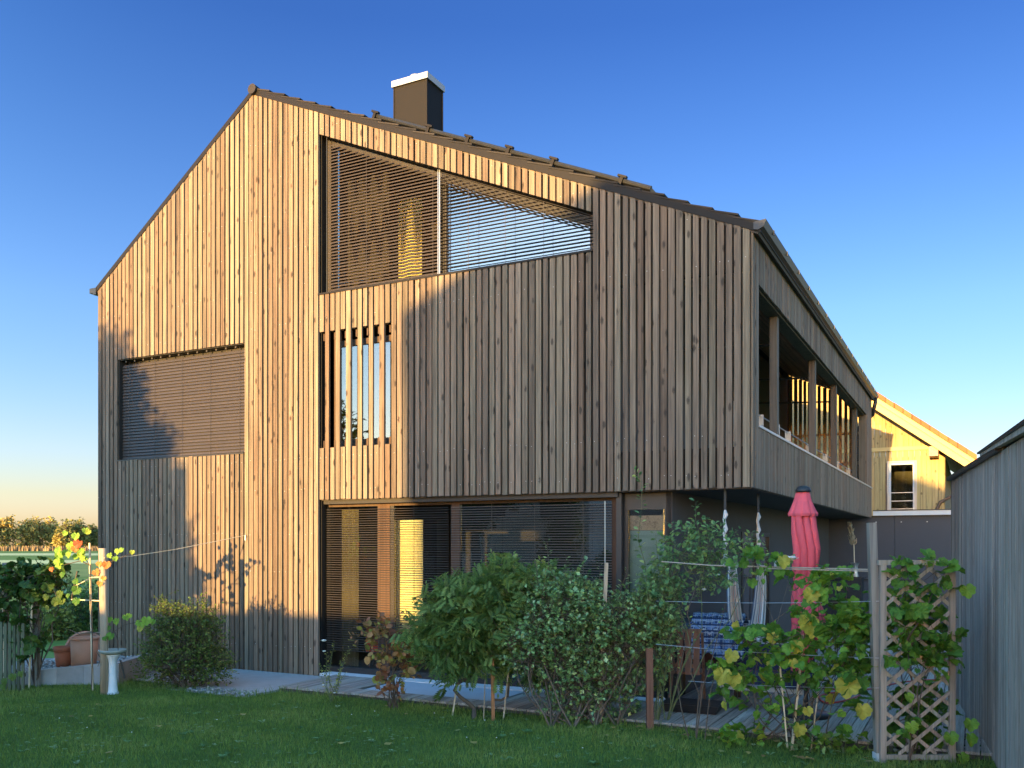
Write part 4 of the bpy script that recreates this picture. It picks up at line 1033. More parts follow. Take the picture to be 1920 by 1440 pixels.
# round olive shrub before the left wall
p = ground(347, 1290); b = plantroot('round_shrub', 'rounded olive-green shrub with tiny leaves before the left wall of the wooden house', 'shrub', p)
Y0 = p.y
bl_ = [(at(345, 1215, Y0), .58, .5, .48), (at(320, 1165, Y0), .28, .3, .26), (at(372, 1168, Y0), .3, .3, .26), (at(300, 1255, Y0), .3, .35, .26), (at(395, 1250, Y0), .32, .35, .28), (at(306, 1135, Y0), .07, .07, .16), (at(364, 1135, Y0), .07, .07, .18)]
shrub(b, bl_, 11, 1900, 9, .034, 'broad', M['olive'], M['stem'], [p + Vector((dx, dy, 0)) for dx, dy in ((0, 0), (.15, .05), (-.12, .04), (.05, -.1))], (.08, .2), 24, .012, .6)

rg = random.Random(14)
for (x0_, y0_, x1_, y1_) in ((315, 1160, 304, 1118), (355, 1160, 364, 1116), (330, 1150, 326, 1128), (390, 1170, 402, 1140), (290, 1200, 266, 1180), (405, 1220, 432, 1205)):
    shoot(b, [at(x0_, y0_, Y0), at((x0_ + x1_) / 2, (y0_ + y1_) / 2, Y0), at(x1_, y1_, Y0)], rg, 70, .036, 'small', M['olive'], M['stem'], .004, 'shoot', .1)
# wisteria with twisted trunk
Yw = 10.75
p = ground(890, 1350); b = plantroot('wisteria', 'mid-green wisteria with feathery leaves on a twisted trunk beside the orange stake', 'shrub', p)
bl_ = [(at(900, 1130, Yw), .56, .4, .34), (at(860, 1190, Yw), .38, .35, .3), (at(960, 1090, Yw), .34, .3, .22), (at(810, 1165, Yw), .17, .2, .16), (at(1000, 1160, Yw), .4, .3, .3), (at(890, 1245, Yw), .3, .3, .22), (at(950, 1062, Yw), .12, .15, .12), (at(1045, 1105, Yw), .28, .3, .22), (at(1010, 1220, Yw), .3, .3, .2)]
shrub(b, bl_, 21, 1150, 4, .19, 'pinnate', M['wisteria'], M['stem'], [at(905, 1230, Yw)], (.12, .3), 16, .012, .2, .5, 1.0, zmin=.66)
tk = MB(); iv = b.matrix_basis.inverted()
tr_ = [ground(889, 1350), at(889, 1328, Yw), at(878, 1318, Yw), at(862, 1306, Yw), at(852, 1294, Yw), at(858, 1282, Yw), at(878, 1270, Yw), at(900, 1255, Yw), at(908, 1225, Yw)]
tk.tube([iv @ q for q in tr_], [.032, .028, .024, .022, .02, .02, .018, .016, .012], 8, .4)
tk.tube([iv @ q for q in (at(925, 1312, Yw), at(940, 1313, Yw), at(952, 1305, Yw), at(954, 1285, Yw), at(950, 1250, Yw))], [.016, .016, .015, .014, .01], 7, .6); tk.build('trunk', M['stem'], b)

# dark shrub with rounded leaves
Yd = 10.35
p = ground(1075, 1368); b = plantroot('dark_shrub', 'broad dark blue-green shrub with upright shoots standing in front of the terrace glazing', 'shrub', p)
bl_ = [(at(1060, 1170, Yd), .55, .45, .5), (at(1150, 1190, Yd), .48, .4, .52), (at(1000, 1215, Yd), .36, .35, .3), (at(1090, 1270, Yd), .5, .35, .3), (at(1215, 1170, Yd), .28, .3, .42), (at(1060, 1110, Yd), .3, .3, .24), (at(1225, 1240, Yd), .2, .25, .22), (at(1180, 1290, Yd), .3, .25, .2), (at(1060, 1330, Yd), .3, .22, .14), (at(1130, 1320, Yd), .35, .25, .16), (at(1240, 1120, Yd), .22, .25, .3), (at(1235, 1190, Yd), .24, .25, .25)]
bs = [p, p + Vector((.25, .05, 0)), p + Vector((-.25, 0, 0)), p + Vector((.5, .1, 0))]
shrub(b, bl_, 31, 2900, 7, .048, 'broad', M['darkleaf'], M['stem'], bs, (.08, .22), 26, .013, .55)
rg = random.Random(5)
for (x0, y0, x1, y1) in ((1028, 1100, 1026, 1014), (1062, 1110, 1061, 1042), (1120, 1120, 1124, 1056), (1005, 1110, 1004, 1050), (1092, 1100, 1094, 1066), (1160, 1120, 1178, 1064)):
    shoot(b, curve(at(x0, y0, Yd), at(x1, y1, Yd), rg, 4, 0, .05), rg, 42, .06, 'slim', M['darkleaf'], M['stem'], .006, top=.05)

# reddish shrub
Yr = 11.15
p = ground(738, 1330); b = plantroot('red_leaved_shrub', 'small shrub turning reddish brown in front of the deck edge', 'shrub', p)
bl_ = [(at(735, 1210, Yr), .26, .22, .2), (at(715, 1190, Yr), .2, .2, .14), (at(770, 1225, Yr), .2, .2, .18), (at(680, 1212, Yr), .1, .12, .07), (at(745, 1260, Yr), .2, .2, .2), (at(728, 1170, Yr), .05, .06, .09), (at(735, 1305, Yr), .1, .1, .12)]
shrub(b, bl_, 41, 120, 5, .075, 'round', M['redleaf'], M['stem'], [p, p + Vector((.06, .02, 0)), p + Vector((-.05, .03, 0))], (.08, .2), 12, .009, .4)
# pale small plant with white flowers
Yp = 11.75
p = ground(625, 1318); b = plantroot('rose_bush', 'thin pale green rose bush with white buds at the deck corner', 'shrub', p)
rg = random.Random(8)
for k, (x, y) in enumerate(((628, 1205), (600, 1262), (655, 1215), (640, 1240), (612, 1225), (596, 1245), (648, 1262))):
    shoot(b, curve(p + Vector((rg.uniform(-.05, .05), 0, 0)), at(x, y, Yp + rg.uniform(-.15, .15)), rg, 5, 0, .08), rg, 55, .042, 'oval', M['pale'], M['greenstem'], .006, 'stem', .3)
def flower(root, p, s, name='flower', mat=None):
    iv = root.matrix_basis.inverted(); m = MB(); rgf = random.Random(int(p.x * 999) & 1023)
    for ring, n in ((1.0, 6), (.65, 5), (.35, 4)):
        for j in range(n):
            a = j * 6.283 / n + ring * 3; d = Vector((math.cos(a), math.sin(a), .4 + (1 - ring) * 1.4)).normalized()
            leaf(m, iv @ p, d, UP + rv(rgf, .2), s * (.45 + .3 * ring), 'round', .5)
    m.build(name, mat or M['petal'], root)
for (x, y, s) in ((607, 1203, .06), (608, 1222, .04), (606, 1285, .03), (627, 1300, .03)): flower(b, at(x, y, Yp - .05), s)

# posts and stakes along the shrub row
def post(name, label, px0, py0, px1, py1, Y, w, mat, cat='post', group=None, h=None, zb=-.1):
    a, c = at(px0, py0, Y), at(px1, py1, Y); a.z = zb
    t = thing(name, label, cat, a, 0, group) if False else None
    m = MB(); m.bar((0, 0, 0), c - a, w, h or w, (0, 1, 0), R.random()); o = m.build(name, mat); o.location = a; tag(o, label, cat, group); return o
post('garden_stake', 'short orange timber stake under the wisteria', 925, 1353, 923, 1228, 10.55, .042, M['orangestake'], 'stake')
post('garden_stake', 'tall pale timber stake standing up through the dark shrub', 1124, 1370, 1137, 1055, 10.3, .042, M['timber'], 'stake')
post('garden_post', 'reddish square post with climbing rose between the dark shrub and the vine', 1219, 1366, 1217, 1215, 9.98, .075, M['redpost'])
post('bamboo_cane', 'white leaning cane left of the twisted wisteria trunk', 846, 1338, 856, 1290, 10.9, .018, M['bamboo'], 'cane')
post('bamboo_cane', 'thin brown cane between the twisted trunk and the orange stake', 906, 1352, 911, 1240, 10.6, .012, M['timber'], 'cane')
post('bamboo_cane', 'thin brown cane right of the orange stake', 942, 1352, 955, 1240, 10.6, .016, M['timber'], 'cane')
# climbing rose
Yc = 10.1
p = ground(1232, 1362); b = plantroot('climbing_rose', 'tall climbing rose with long bare-topped shoots and a few white blooms under the overhang', 'climbing rose', p)
rg = random.Random(17)
bl_ = [(at(1330, 1020, Yc), .24, .25, .2), (at(1265, 1050, Yc), .18, .2, .2), (at(1235, 1085, Yc), .16, .2, .18), (at(1385, 1040, Yc), .24, .2, .12), (at(1330, 1080, Yc), .26, .2, .16), (at(1240, 1130, Yc), .26, .25, .3), (at(1290, 1000, Yc), .1, .12, .12)]
shrub(b, bl_, 51, 330, 5, .062, 'oval', M['rose'], M['greenstem'], [p, p + Vector((.1, 0, 0)), at(1240, 1180, Yc)], (.1, .24), 18, .008, .3)
for pts in ([(1225, 1180), (1215, 1090), (1207, 1050), (1198, 1010), (1203, 950), (1198, 905), (1194, 888)], [(1270, 1120), (1300, 1060), (1312, 1000), (1305, 970), (1301, 937)], [(1330, 1080), (1365, 1030), (1400, 1010), (1415, 998)], [(1290, 1080), (1262, 1010), (1250, 1000)], [(1240, 1130), (1235, 1060), (1232, 1005)]):
    shoot(b, [at(x, y, Yc) + rv(rg, .03) for x, y in pts], rg, 26, .085, 'oval', M['rose'], M['greenstem'], .006, top=.15)
for (x, y, s) in ((1484, 1051, .12), (1347, 1079, .04), (1320, 1107, .05), (1452, 950, .02)): 
    if x != 1452: flower(b, at(x, y, Yc - .1), s)
rg = random.Random(19)
shoot(b, [at(x, y, Yc) for x, y in ((1400, 1060), (1440, 1045), (1470, 1042), (1490, 1046))], rg, 30, .075, 'oval', M['rose'], M['greenstem'], .005)
# bare twiggy rose beside it
p = ground(1303, 1388); b = plantroot('leggy_rose', 'nearly bare leggy rose with thin brown stems right of the reddish post', 'rose', p)
rg = random.Random(23); Yl = p.y
for pts in ([(1303, 1388), (1312, 1300), (1295, 1260), (1300, 1200), (1290, 1150), (1305, 1100), (1330, 1075)], [(1306, 1385), (1318, 1290), (1330, 1250), (1352, 1170), (1365, 1120)], [(1290, 1385), (1277, 1330), (1270, 1280), (1283, 1210), (1276, 1150)], [(1320, 1386), (1330, 1300), (1345, 1240), (1400, 1180)]):
    shoot(b, [at(x, y, Yl) + rv(rg, .01) for x, y in pts], rg, 7, .05, 'oval', M['rose'], M['stem'], .008, 'stem', .45)

# ------------------------------------------------------------------ trellis, post, rails and wires on the right
Yt = 8.6
po = post('trellis_post', 'tall square grey post holding the vine wires beside the trellis', 1649, 1432, 1634, 980, 8.68, .073, M['greypost'])
m = MB(); z_ = 0; m.box(-.05, .05, -.05, .05, .0, .17); sh_ = m.build('post_shoe', plain('pale_blue_post_shoe', (.45, .52, .54), .5, .1, 8), po)
tr = thing('trellis', 'grey wooden lattice trellis panel overgrown with vine', 'trellis', (at(1720, 1440, Yt).x, Yt, 0), 0)
X = lambda px: at(px, 0, Yt).x - at(1720, 0, Yt).x
x0, x1 = X(1650), X(1790); zt_ = EYE + (HOR - 1050) / F * Yt
m = MB()
m.box(x0, x0 + .055, -.02, .02, -.05, zt_ - .05, R.random()); m.box(x1 - .055, x1, -.02, .02, -.05, zt_ - .05, R.random()); m.box(x0 - .02, x1 + .02, -.025, .025, zt_ - .049, zt_, R.random()); m.box(x0 + .056, x1 - .056, -.019, .019, .02, .07, R.random())
m.build('frame', M['lattice'], tr)
def lattice(sgn, y):
    m = MB(); xa, xb, za, zb = x0 + .056, x1 - .056, .071, zt_ - .05; s = .17; sl_ = .82 * sgn
    c = -4.0
    while c < 5.0:
        # z = c + sl_*x
        pts = []
        for xx in (xa, xb):
            zz = c + sl_ * xx
            if za <= zz <= zb: pts.append((xx, zz))
        for zz in (za, zb):
            xx = (zz - c) / sl_
            if xa < xx < xb: pts.append((xx, zz))
        if len(pts) == 2 and abs(pts[0][0] - pts[1][0]) > .05:
            (ax, az), (bx, bz) = pts; m.bar((ax, y, az), (bx, y, bz), .010, .034, (0, 0, 1) if False else (0, -sl_, 1), R.random())
        c += s
    return m
def lat2(sgn, y):
    m = MB(); xa, xb, za, zb = x0 + .056, x1 - .056, .071, zt_ - .05; sl_ = .82 * sgn; c = -4.0
    hw_ = .017 * math.hypot(1, sl_)
    while c < 5.0:
        pts = []
        for xx in (xa, xb):
            zz = c + sl_ * xx
            if za <= zz <= zb: pts.append((xx, zz))
        for zz in (za, zb):
            xx = (zz - c) / sl_
            if xa < xx < xb: pts.append((xx, zz))
        if len(pts) == 2 and abs(pts[0][0] - pts[1][0]) > .05:
            (ax, az), (bx, bz) = sorted(pts)
            m.hexa([(ax, y - .005, az - hw_), (bx, y - .005, bz - hw_), (bx, y + .005, bz - hw_), (ax, y + .005, az - hw_)], [(ax, y - .005, az + hw_), (bx, y - .005, bz + hw_), (bx, y + .005, bz + hw_), (ax, y + .005, az + hw_)], R.random())
        c += .192
    return m
lat2(1, -.008).build('lattice', M['lattice'], tr); lat2(-1, .006).build('lattice', M['lattice'], tr)
def strand(name, label, pts, rad, mat, cat):
    m = MB(); o0 = Vector(pts[0]); m.tube([Vector(q) - o0 for q in pts], rad, 6, .5); o = m.build(name, mat); o.location = o0; tag(o, label, cat); return o
strand('bamboo_rail', 'long pale cane tied level between the reddish post and the grey post', [at(1240, 1053, 9.9), at(1330, 1060, 9.6), at(1480, 1064, 9.2), at(1630, 1068, 8.72)], .008, M['dullcane'], 'cane')
strand('bamboo_rail', 'shorter thin cane lying along the top rail by the closed parasol', [at(1440, 1066, 9.2), at(1628, 1071, 8.65)], .006, M['dullcane'], 'cane')
def wire(label, a, b, sag=.02):
    pts = [Vector(a).lerp(Vector(b), t / 8) + Vector((0, 0, -sag * math.sin(t / 8 * math.pi))) for t in range(9)]
    strand('vine_wire', label, pts, .0032, M['steel'], 'wire')
wire('upper thin wire of the vine trellis, below the cane', at(1230, 1127, 9.95), at(1652, 1127, 8.62))
wire('middle thin wire running behind the yellow vine leaves', at(1230, 1208, 9.95), at(1650, 1234, 8.62))
wire('lowest thin wire of the vine between the two posts', at(1290, 1277, 9.8), at(1650, 1290, 8.62))
# grape vine on the wires
p = ground(1490, 1400); b = plantroot('grape_vine', 'grape vine with green and yellowing leaves trained on wires before the red parasol', 'grape vine', p)
def vt(rg, a, r):
    return r * .76 if rg.random() < .95 else .86 + .14 * rg.random()
def vy(x): return 10.0 - (x - 1219) / (1649 - 1219) * 1.32
def vb(x, y, rx, rz): return (at(x, y, vy(x)), rx, .16, rz)
bl_ = [vb(1395, 1200, .18, .14), vb(1475, 1085, .1, .08), vb(1530, 1090, .12, .1), vb(1575, 1150, .26, .22), vb(1470, 1205, .34, .16), vb(1500, 1150, .12, .1), vb(1600, 1190, .22, .26), vb(1560, 1250, .3, .2), vb(1420, 1250, .26, .12), vb(1360, 1265, .18, .1), vb(1480, 1285, .14, .1), vb(1610, 1260, .14, .18), vb(1600, 1330, .12, .08), vb(1500, 1345, .09, .1), vb(1415, 1310, .12, .08), vb(1430, 1048, .2, .05), vb(1570, 1090, .16, .1)]
bl_ = [(c, rx, ry, rz * .8) for c, rx, ry, rz in bl_]
shrub(b, bl_, 61, 280, 3, .105, 'grape', M['vine'], M['stem'], [p, p + Vector((-.3, .2, 0)), p + Vector((.25, -.1, 0))], (.1, .25), 16, .009, .2, .35, .6, vt)
rg = random.Random(3)
ivb = b.matrix_basis.inverted(); lm = MB()
for (x, y, s) in ((1522, 1118, .16), (1512, 1172, .2), (1528, 1187, .13), (1495, 1215, .14), (1445, 1198, .12), (1357, 1270, .19), (1374, 1275, .16), (1374, 1232, .15), (1590, 1290, .22), (1617, 1335, .16), (1466, 1055, .14), (1485, 1245, .1), (1512, 1335, .1), (1500, 1370, .14)):
    q = at(x, y, vy(x) - .16); leaf(lm, ivb @ (q + Vector((0, 0, s * .5))), Vector((rg.uniform(-.4, .4), -.2, -1)), Vector((rg.uniform(-.3, .3), -1, .3)), s, 'grape', rg.uniform(.88, 1))
lm.build('autumn_leaves', M['vine'], b)
post('bamboo_cane', 'pale cane beside the red parasol carrying the vine', 1483, 1404, 1506, 1190, 9.15, .022, M['bamboo'], 'cane')
post('bamboo_cane', 'thinner pale cane left of the cane beside the parasol', 1478, 1395, 1461, 1233, 9.2, .014, M['bamboo'], 'cane')
post('bamboo_cane', 'thin grey cane right of the cane beside the parasol', 1518, 1400, 1536, 1280, 9.1, .012, M['timber'], 'cane')
# vine on the trellis
p = Vector((at(1700, 1440, Yt).x, Yt - .05, 0)); b = plantroot('trellis_vine', 'green grape vine climbing over the lattice trellis', 'grape vine', p)
Yv = Yt - .07
bl_ = [(at(1700, 1075, Yv), .16, .07, .16), (at(1770, 1085, Yv), .12, .07, .14), (at(1690, 1130, Yv), .18, .07, .14), (at(1720, 1175, Yv), .24, .08, .16), (at(1755, 1230, Yv), .2, .08, .14), (at(1700, 1225, Yv), .16, .07, .1), (at(1700, 1350, Yv), .07, .05, .08), (at(1770, 1200, Yv), .14, .08, .2), (at(1735, 1050, Yv), .25, .06, .04), (at(1720, 1160, Yv + .35), .3, .15, .4), (at(1720, 1330, Yv + .4), .3, .15, .3)]
shrub(b, bl_, 71, 300, 2, .11, 'grape', M['vine'], M['stem'], [p, at(1700, 1200, Yv)], (.06, .16), 10, .009, .1, .4, .5, lambda rg, a, r: r * .72)
lm = MB(); ivb = b.matrix_basis.inverted()
for (x, y, s) in ((1780, 1385, .13), (1820, 1360, .13), (1818, 1388, .13), (1700, 1310, .1), (1810, 1110, .14), (1800, 1425, .12), (1706, 1365, .12)):
    q = at(x, y, Yv); leaf(lm, ivb @ (q + Vector((0, 0, s * .5))), Vector((rg.uniform(-.5, .5), -.3, -1)), Vector((rg.uniform(-.4, .4), -1, .4)), s, 'grape', rg.uniform(.4, .78))
lm.build('low_leaves', M['vine'], b)
# low greenery under the vine
def low(px, py, n, size, seed, label, mat, shape='grape', name='low_plant'):
    p = ground(px, py); b = plantroot(name, label, 'plant', p)
    shrub(b, [(p + Vector((0, 0, .1)), .3, .14, .09)], seed, n, 3, size, shape, mat, M['greenstem'], [p], (.05, .14), 4, .004, .6)
low(1400, 1398, 14, .11, 81, 'low clump of vine leaves on the lawn under the yellow leaves', M['vine'])
low(1520, 1408, 26, .08, 82, 'low leafy clump at the foot of the pale canes', M['rose'], 'oval')
low(1580, 1412, 14, .10, 83, 'small vine seedling on the lawn left of the grey post', M['vine'])
low(1180, 1352, 26, .06, 84, 'low leafy weeds between the pale stake and the reddish post', M['rose'], 'oval')

# ------------------------------------------------------------------ left side: vine row, posts, fence
Yb = 12.4
def roundpost(name, label, px0, py0, px1, py1, Y, r, mat, cat='post', group=None):
    a, c = at(px0, py0, Y), at(px1, py1, Y); a.z = -.1; m = MB(); d = c - a
    m.tube([(0, 0, 0), d * .5 + Vector((.006, 0, 0)), d], [r * 1.05, r, r * .96], 12, R.random()); o = m.build(name, mat, None, True); o.location = a; tag(o, label, cat, group); return o
roundpost('vine_post', 'thick round wooden post lit golden at its top beside the birdbath', 196, 1300, 192, 1028, Yb, .052, M['timber'])
post('vine_stake', 'thin pale stake just left of the thick sunlit post', 174, 1292, 168, 1018, 12.75, .022, M['bamboo'], 'stake')
post('vine_stake', 'thin white stake leaning in front of the low concrete wall', 54, 1285, 60, 1135, 12.95, .02, M['bamboo'], 'stake')
post('vine_stake', 'thin grey stake at the left edge among dark vine leaves', 8, 1240, 5, 1065, 13.0, .02, M['bamboo'], 'stake')
post('vine_post', 'weathered brown post in the middle of the left vine row', 72, 1282, 66, 1060, 13.08, .06, M['greypost'])
post('vine_post', 'weathered post at the left edge of the vine row', 14, 1275, 10, 1055, 13.08, .06, M['greypost'])
strand('tie_line', 'thin cord from the sunlit post up to a hook on the facade', [at(195, 1046, Yb - .06), at(245, 1043, 12.9), at(330, 1030, 13.6), at(460, 1004, 14.72)], .006, M['bamboo'], 'cord')
m = MB(); q = at(460, 1004, 14.7); m.tube([(0, 0, 0), (.03, .06, 0), (.05, .10, 0)], .008, 6); m.tube([(0, 0, 0), (0, -.005, -.08)], .006, 6); o = m.build('wall_hook', M['steel']); o.location = q; tag(o, 'small hook on the sunlit facade holding the cord', 'hook')
for k, (y0, y1, xa, xb) in enumerate(((1082, 1083, 188, 168), (1127, 1124, 197, 134), (1186, 1187, 200, 155))):
    strand('vine_rod', ('short cross rod tied to the top of the sunlit post', 'middle cross rod tied to the sunlit post', 'lowest cross rod tied to the post above the clay pots')[k], [at(xa, y0, Yb), at(xb, y1, Yb + .1)], .009, M['bamboo'] if k < 2 else M['timber'], 'rod')
strand('vine_cane', 'slanting cane tied between the vine and the sunlit post', [at(138, 1100, Yb + .1), at(170, 1084, Yb + .1)], .007, M['bamboo'], 'cane')
p = ground(66, 1288); b = plantroot('vine_row', 'dark green grape vines trained along the left edge of the garden', 'grape vine', p)
bl_ = [(at(60, 1090, 12.9), .3, .2, .22), (at(20, 1090, 12.9), .3, .2, .3), (at(95, 1110, 12.9), .2, .2, .22), (at(60, 1190, 12.9), .14, .15, .16), (at(15, 1150, 12.9), .25, .2, .14), (at(110, 1075, 12.8), .14, .14, .12), (at(62, 1225, 12.9), .1, .1, .1)]
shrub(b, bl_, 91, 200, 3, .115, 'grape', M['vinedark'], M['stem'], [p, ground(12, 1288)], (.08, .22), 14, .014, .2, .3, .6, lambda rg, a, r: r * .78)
lm = MB(); ivb = b.matrix_basis.inverted(); rg = random.Random(77)
for (x, y, s, t) in ([(100 + rg.uniform(-18, 22), 1128 + rg.uniform(-16, 18), .12, rg.uniform(.76, .84)) for _ in range(8)] + [(10, 1280, .13, .75), (25, 1272, .13, .78), (40, 1266, .12, .76), (4, 1290, .12, .7)]):
    q = at(x, y, 12.62 if y < 1200 else 12.3); leaf(lm, ivb @ (q + Vector((0, 0, s * .5))), Vector((rg.uniform(-.6, .6), -.2, -1)), Vector((rg.uniform(-.4, .4), -1, .5)), s * .8, 'grape', t - .1)
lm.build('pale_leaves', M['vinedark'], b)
# sunlit end shoots around the thick post
p = ground(172, 1293); b = plantroot('young_vine', 'young vine with sunlit yellow and red leaves around the thick post', 'grape vine', p)
rg = random.Random(79); lm = MB(); lr = MB(); ivb = b.matrix_basis.inverted()
spots = [(rg.uniform(105, 158), rg.uniform(1030, 1068), .115, rg.uniform(.74, .9)) for _ in range(17)] + [(143, 1008, .13, .82), (125, 1003, .1, .8), (160, 998, .12, .85), (168, 1000, .1, .9), (130, 1025, .12, .85), (205, 1045, .12, .8), (222, 1038, .14, .86), (230, 1034, .1, .8), (215, 1050, .1, .7), (248, 1037, .08, .9), (130, 1120, .1, .3), (140, 1095, .14, .2), (148, 1110, .14, .2), (146, 1130, .13, .15), (160, 1050, .1, .8), (120, 1080, .1, .3)]
spots += [(205, 1165, .12, .7), (220, 1168, .13, .75), (235, 1160, .12, .78), (245, 1158, .1, .7), (262, 1172, .15, .8), (275, 1166, .14, .82), (290, 1170, .13, .74), (210, 1195, .12, .5), (265, 1182, .1, .95), (205, 1180, .1, .3), (195, 1200, .1, .3)]
for (x, y, s, t) in spots:
    q = at(x, y, Yb + rg.uniform(-.12, .12)); leaf(lm, ivb @ (q + Vector((0, 0, s * .5))), Vector((rg.uniform(-.7, .7), -.3, -1)), Vector((rg.uniform(-.7, .5), -1, .4)), s * rg.uniform(.6, .95), 'grape', t - .06)
for (x, y, s) in ((150, 1022, .13), (186, 1058, .08), (200, 1060, .11), (178, 1075, .1), (188, 1095, .08), (97, 1068, .07), (140, 1030, .1), (196, 1085, .07)):
    q = at(x, y, Yb - .05); leaf(lr, ivb @ (q + Vector((0, 0, s * .5))), Vector((rg.uniform(-.7, .7), -.3, -1)), Vector((rg.uniform(-.4, .4), -1, .4)), s, 'grape', rg.random())
lm.build('foliage', M['vine'], b); lr.build('red_leaves', M['vinered'], b)
sm = MB()
for pts in ([(173, 1293), (172, 1200), (170, 1120), (168, 1060), (140, 1020), (130, 1003)], [(168, 1060), (150, 1052), (110, 1062), (95, 1070)], [(172, 1075), (195, 1058), (222, 1048), (250, 1036)], [(143, 1070), (139, 1100), (135, 1120), (142, 1132)], [(174, 1187), (205, 1190), (235, 1170), (262, 1165), (290, 1160)], [(172, 1186), (150, 1190), (130, 1180)], [(216, 1185), (222, 1200), (223, 1222)], [(180, 1220), (190, 1235), (184, 1250)]):
    sm.tube([ivb @ (at(x, y, Yb + .02) + rv(rg, .012)) for x, y in pts], [.008 - .005 * i / len(pts) for i in range(len(pts))], 5, rg.random())
sm.build('stem', M['stem'], b)
# picket fence at the left edge
pf = thing('picket_fence', 'short run of greenish weathered pickets at the left edge', 'fence', at(20, 1290, 12.75) * 1.0, 0); pf.location.z = 0
for k in range(6):
    px = 2 + k * 8.2; m = MB(); x = at(px, 0, 12.75).x - pf.location.x; m.box(x - .02, x + .02, -.01, .01, .0, EYE + (HOR - (1166 + (k % 2) * 3)) / F * 12.75, R.random()); m.build('picket', wood('green_picket', (.09, .10, .06), (.13, .145, .09), (.17, .18, .12), knots=.2) if k == 0 else bpy.data.materials['green_picket'], pf)
m = MB(); x0_, x1_ = at(-30, 0, 12.75).x - pf.location.x, at(46, 0, 12.75).x - pf.location.x
for z in (.2, .75): m.box(x0_, x1_, .011, .035, z, z + .05)
m.build('rail', bpy.data.materials['green_picket'], pf)

# ------------------------------------------------------------------ trees
def tree(name, label, p, h, blobs, seed, n, leafsize, lmat, trunk_r, group=None, per=4, shape='broad', cat='tree', nb_=16, tl=(.3, .8), droop=.2):
    b = plantroot(name, label, cat, p, group); rg = random.Random(seed)
    lo = min(c.z - rz for c, rx, ry, rz in blobs); mid = sum((c for c, *_ in blobs), Vector()) / len(blobs)
    fork = Vector((p.x + (mid.x - p.x) * .4, p.y + (mid.y - p.y) * .4, max(p.z + .2 * h, lo + .12 * h)))
    sm = MB(); iv = b.matrix_basis.inverted()
    sm.tube([iv @ q for q in curve(p, fork, rg, 4, 0, .03)], [trunk_r * (1.25 - .12 * i) for i in range(5)], 9, .5); sm.build('trunk', M['bark'], b)
    shrub(b, blobs, seed, n, per, leafsize, shape, lmat, M['bark'], [fork], tl, nb_, trunk_r * .5, .25, droop, .8, leafname='crown', stemname='branches', pw=1.8)
M['treeleaf'] = leafmat('tree_leaf', [(0, (0.050, 0.095, 0.018)), (.6, (0.109, 0.161, 0.034)), (1, (0.198, 0.227, 0.053))], .3)
M['farleaf'] = leafmat('far_tree_leaf', [(0, (0.235, 0.208, 0.062)), (.5, (0.465, 0.347, 0.095)), (1, (0.600, 0.521, 0.166))], .25, .7, .1)
M['fardark'] = leafmat('far_dark_leaf', [(0, (0.128, 0.153, 0.046)), (.5, (0.231, 0.238, 0.073)), (1, (0.421, 0.338, 0.102))], .25, .7, .1)
# tree left of the frame whose shade falls on the left corner of the facade
A_ = Vector((.45, .893, 0)); W_ = Vector((.893, -.45, 0))
def aw(a, w, z): return A_ * a + W_ * w + Vector((0, 0, z))
WS = 1.05
tp = aw(-2.0, -15.2 + WS, -.03)
tree('garden_tree', 'garden tree beyond the left edge whose shade falls on the facade corner', tp, 7, [(aw(-2, -15.25 + WS, 5.3), .95, 1.2, 1.5), (aw(-2, -14.5 + WS, 4.4), .8, 1.2, .8), (aw(-2, -16.3 + WS, 4.2), 1.6, 1.4, 2.1)], 101, 6500, .16, M['treeleaf'], .16, None, 5)
# row of trees on the horizon
p = aw(-4.6, -12.25, -.03); b = plantroot('tall_bush', 'tall garden bush behind the camera at the corner of the white flat-roofed house', 'bush', p)
shrub(b, [(aw(-4.6, -12.3, 3.0), .62, .6, 1.2), (aw(-4.6, -12.5, 1.4), .8, .7, 1.2), (aw(-4.5, -12.0, 2.2), .55, .5, .8), (aw(-4.6, -12.45, 4.2), .4, .4, .6)], 155, 1500, 5, .10, 'broad', M['treeleaf'], M['stem'], [p], (.12, .35), 14, .02, .5)
for k, (a, w, h_) in enumerate(((-2.0, -21.0, 8.2), (-1.0, -25.5, 7.4))):
    p = aw(a, w, -.03)
    tree('garden_tree', ('tall garden tree behind the camera mirrored in the slatted window', 'shorter garden tree behind the camera mirrored in the slatted window')[k], p, h_, [(p + Vector((0, 0, h_ * .62)), 2.2, 2.2, h_ * .3), (p + Vector((.8, .5, h_ * .42)), 1.8, 1.8, h_ * .2), (p + Vector((-.6, 0, h_ * .86)), 1.0, 1.0, h_ * .14)], 140 + k, 1500, .2, M['treeleaf'], .18, None, 4)
row = [(-25, 970, 70, 1), (14, 966, 42, 0), (48, 972, 36, 0), (74, 970, 40, 0), (100, 974, 30, 0), (122, 976, 34, 1), (150, 972, 30, 1), (172, 984, 26, 1), (200, 980, 34, 1), (118, 1002, 22, 0), (-70, 972, 50, 0)]
names = ['broad sunlit tree at the far left end of the horizon row', 'sunlit willow near the left edge of the horizon row', 'second sunlit willow from the left edge on the horizon', 'tallest sunlit willow in the middle of the horizon row', 'slim sunlit willow right of the tallest willow', 'dark tree in the middle of the horizon row', 'dark tree left of the house corner on the horizon', 'small dark tree nearest the house corner on the horizon', 'dark tree half hidden behind the house corner', 'low sunlit bush before the dark trees on the horizon', 'sunlit tree beyond the left edge of the horizon row']
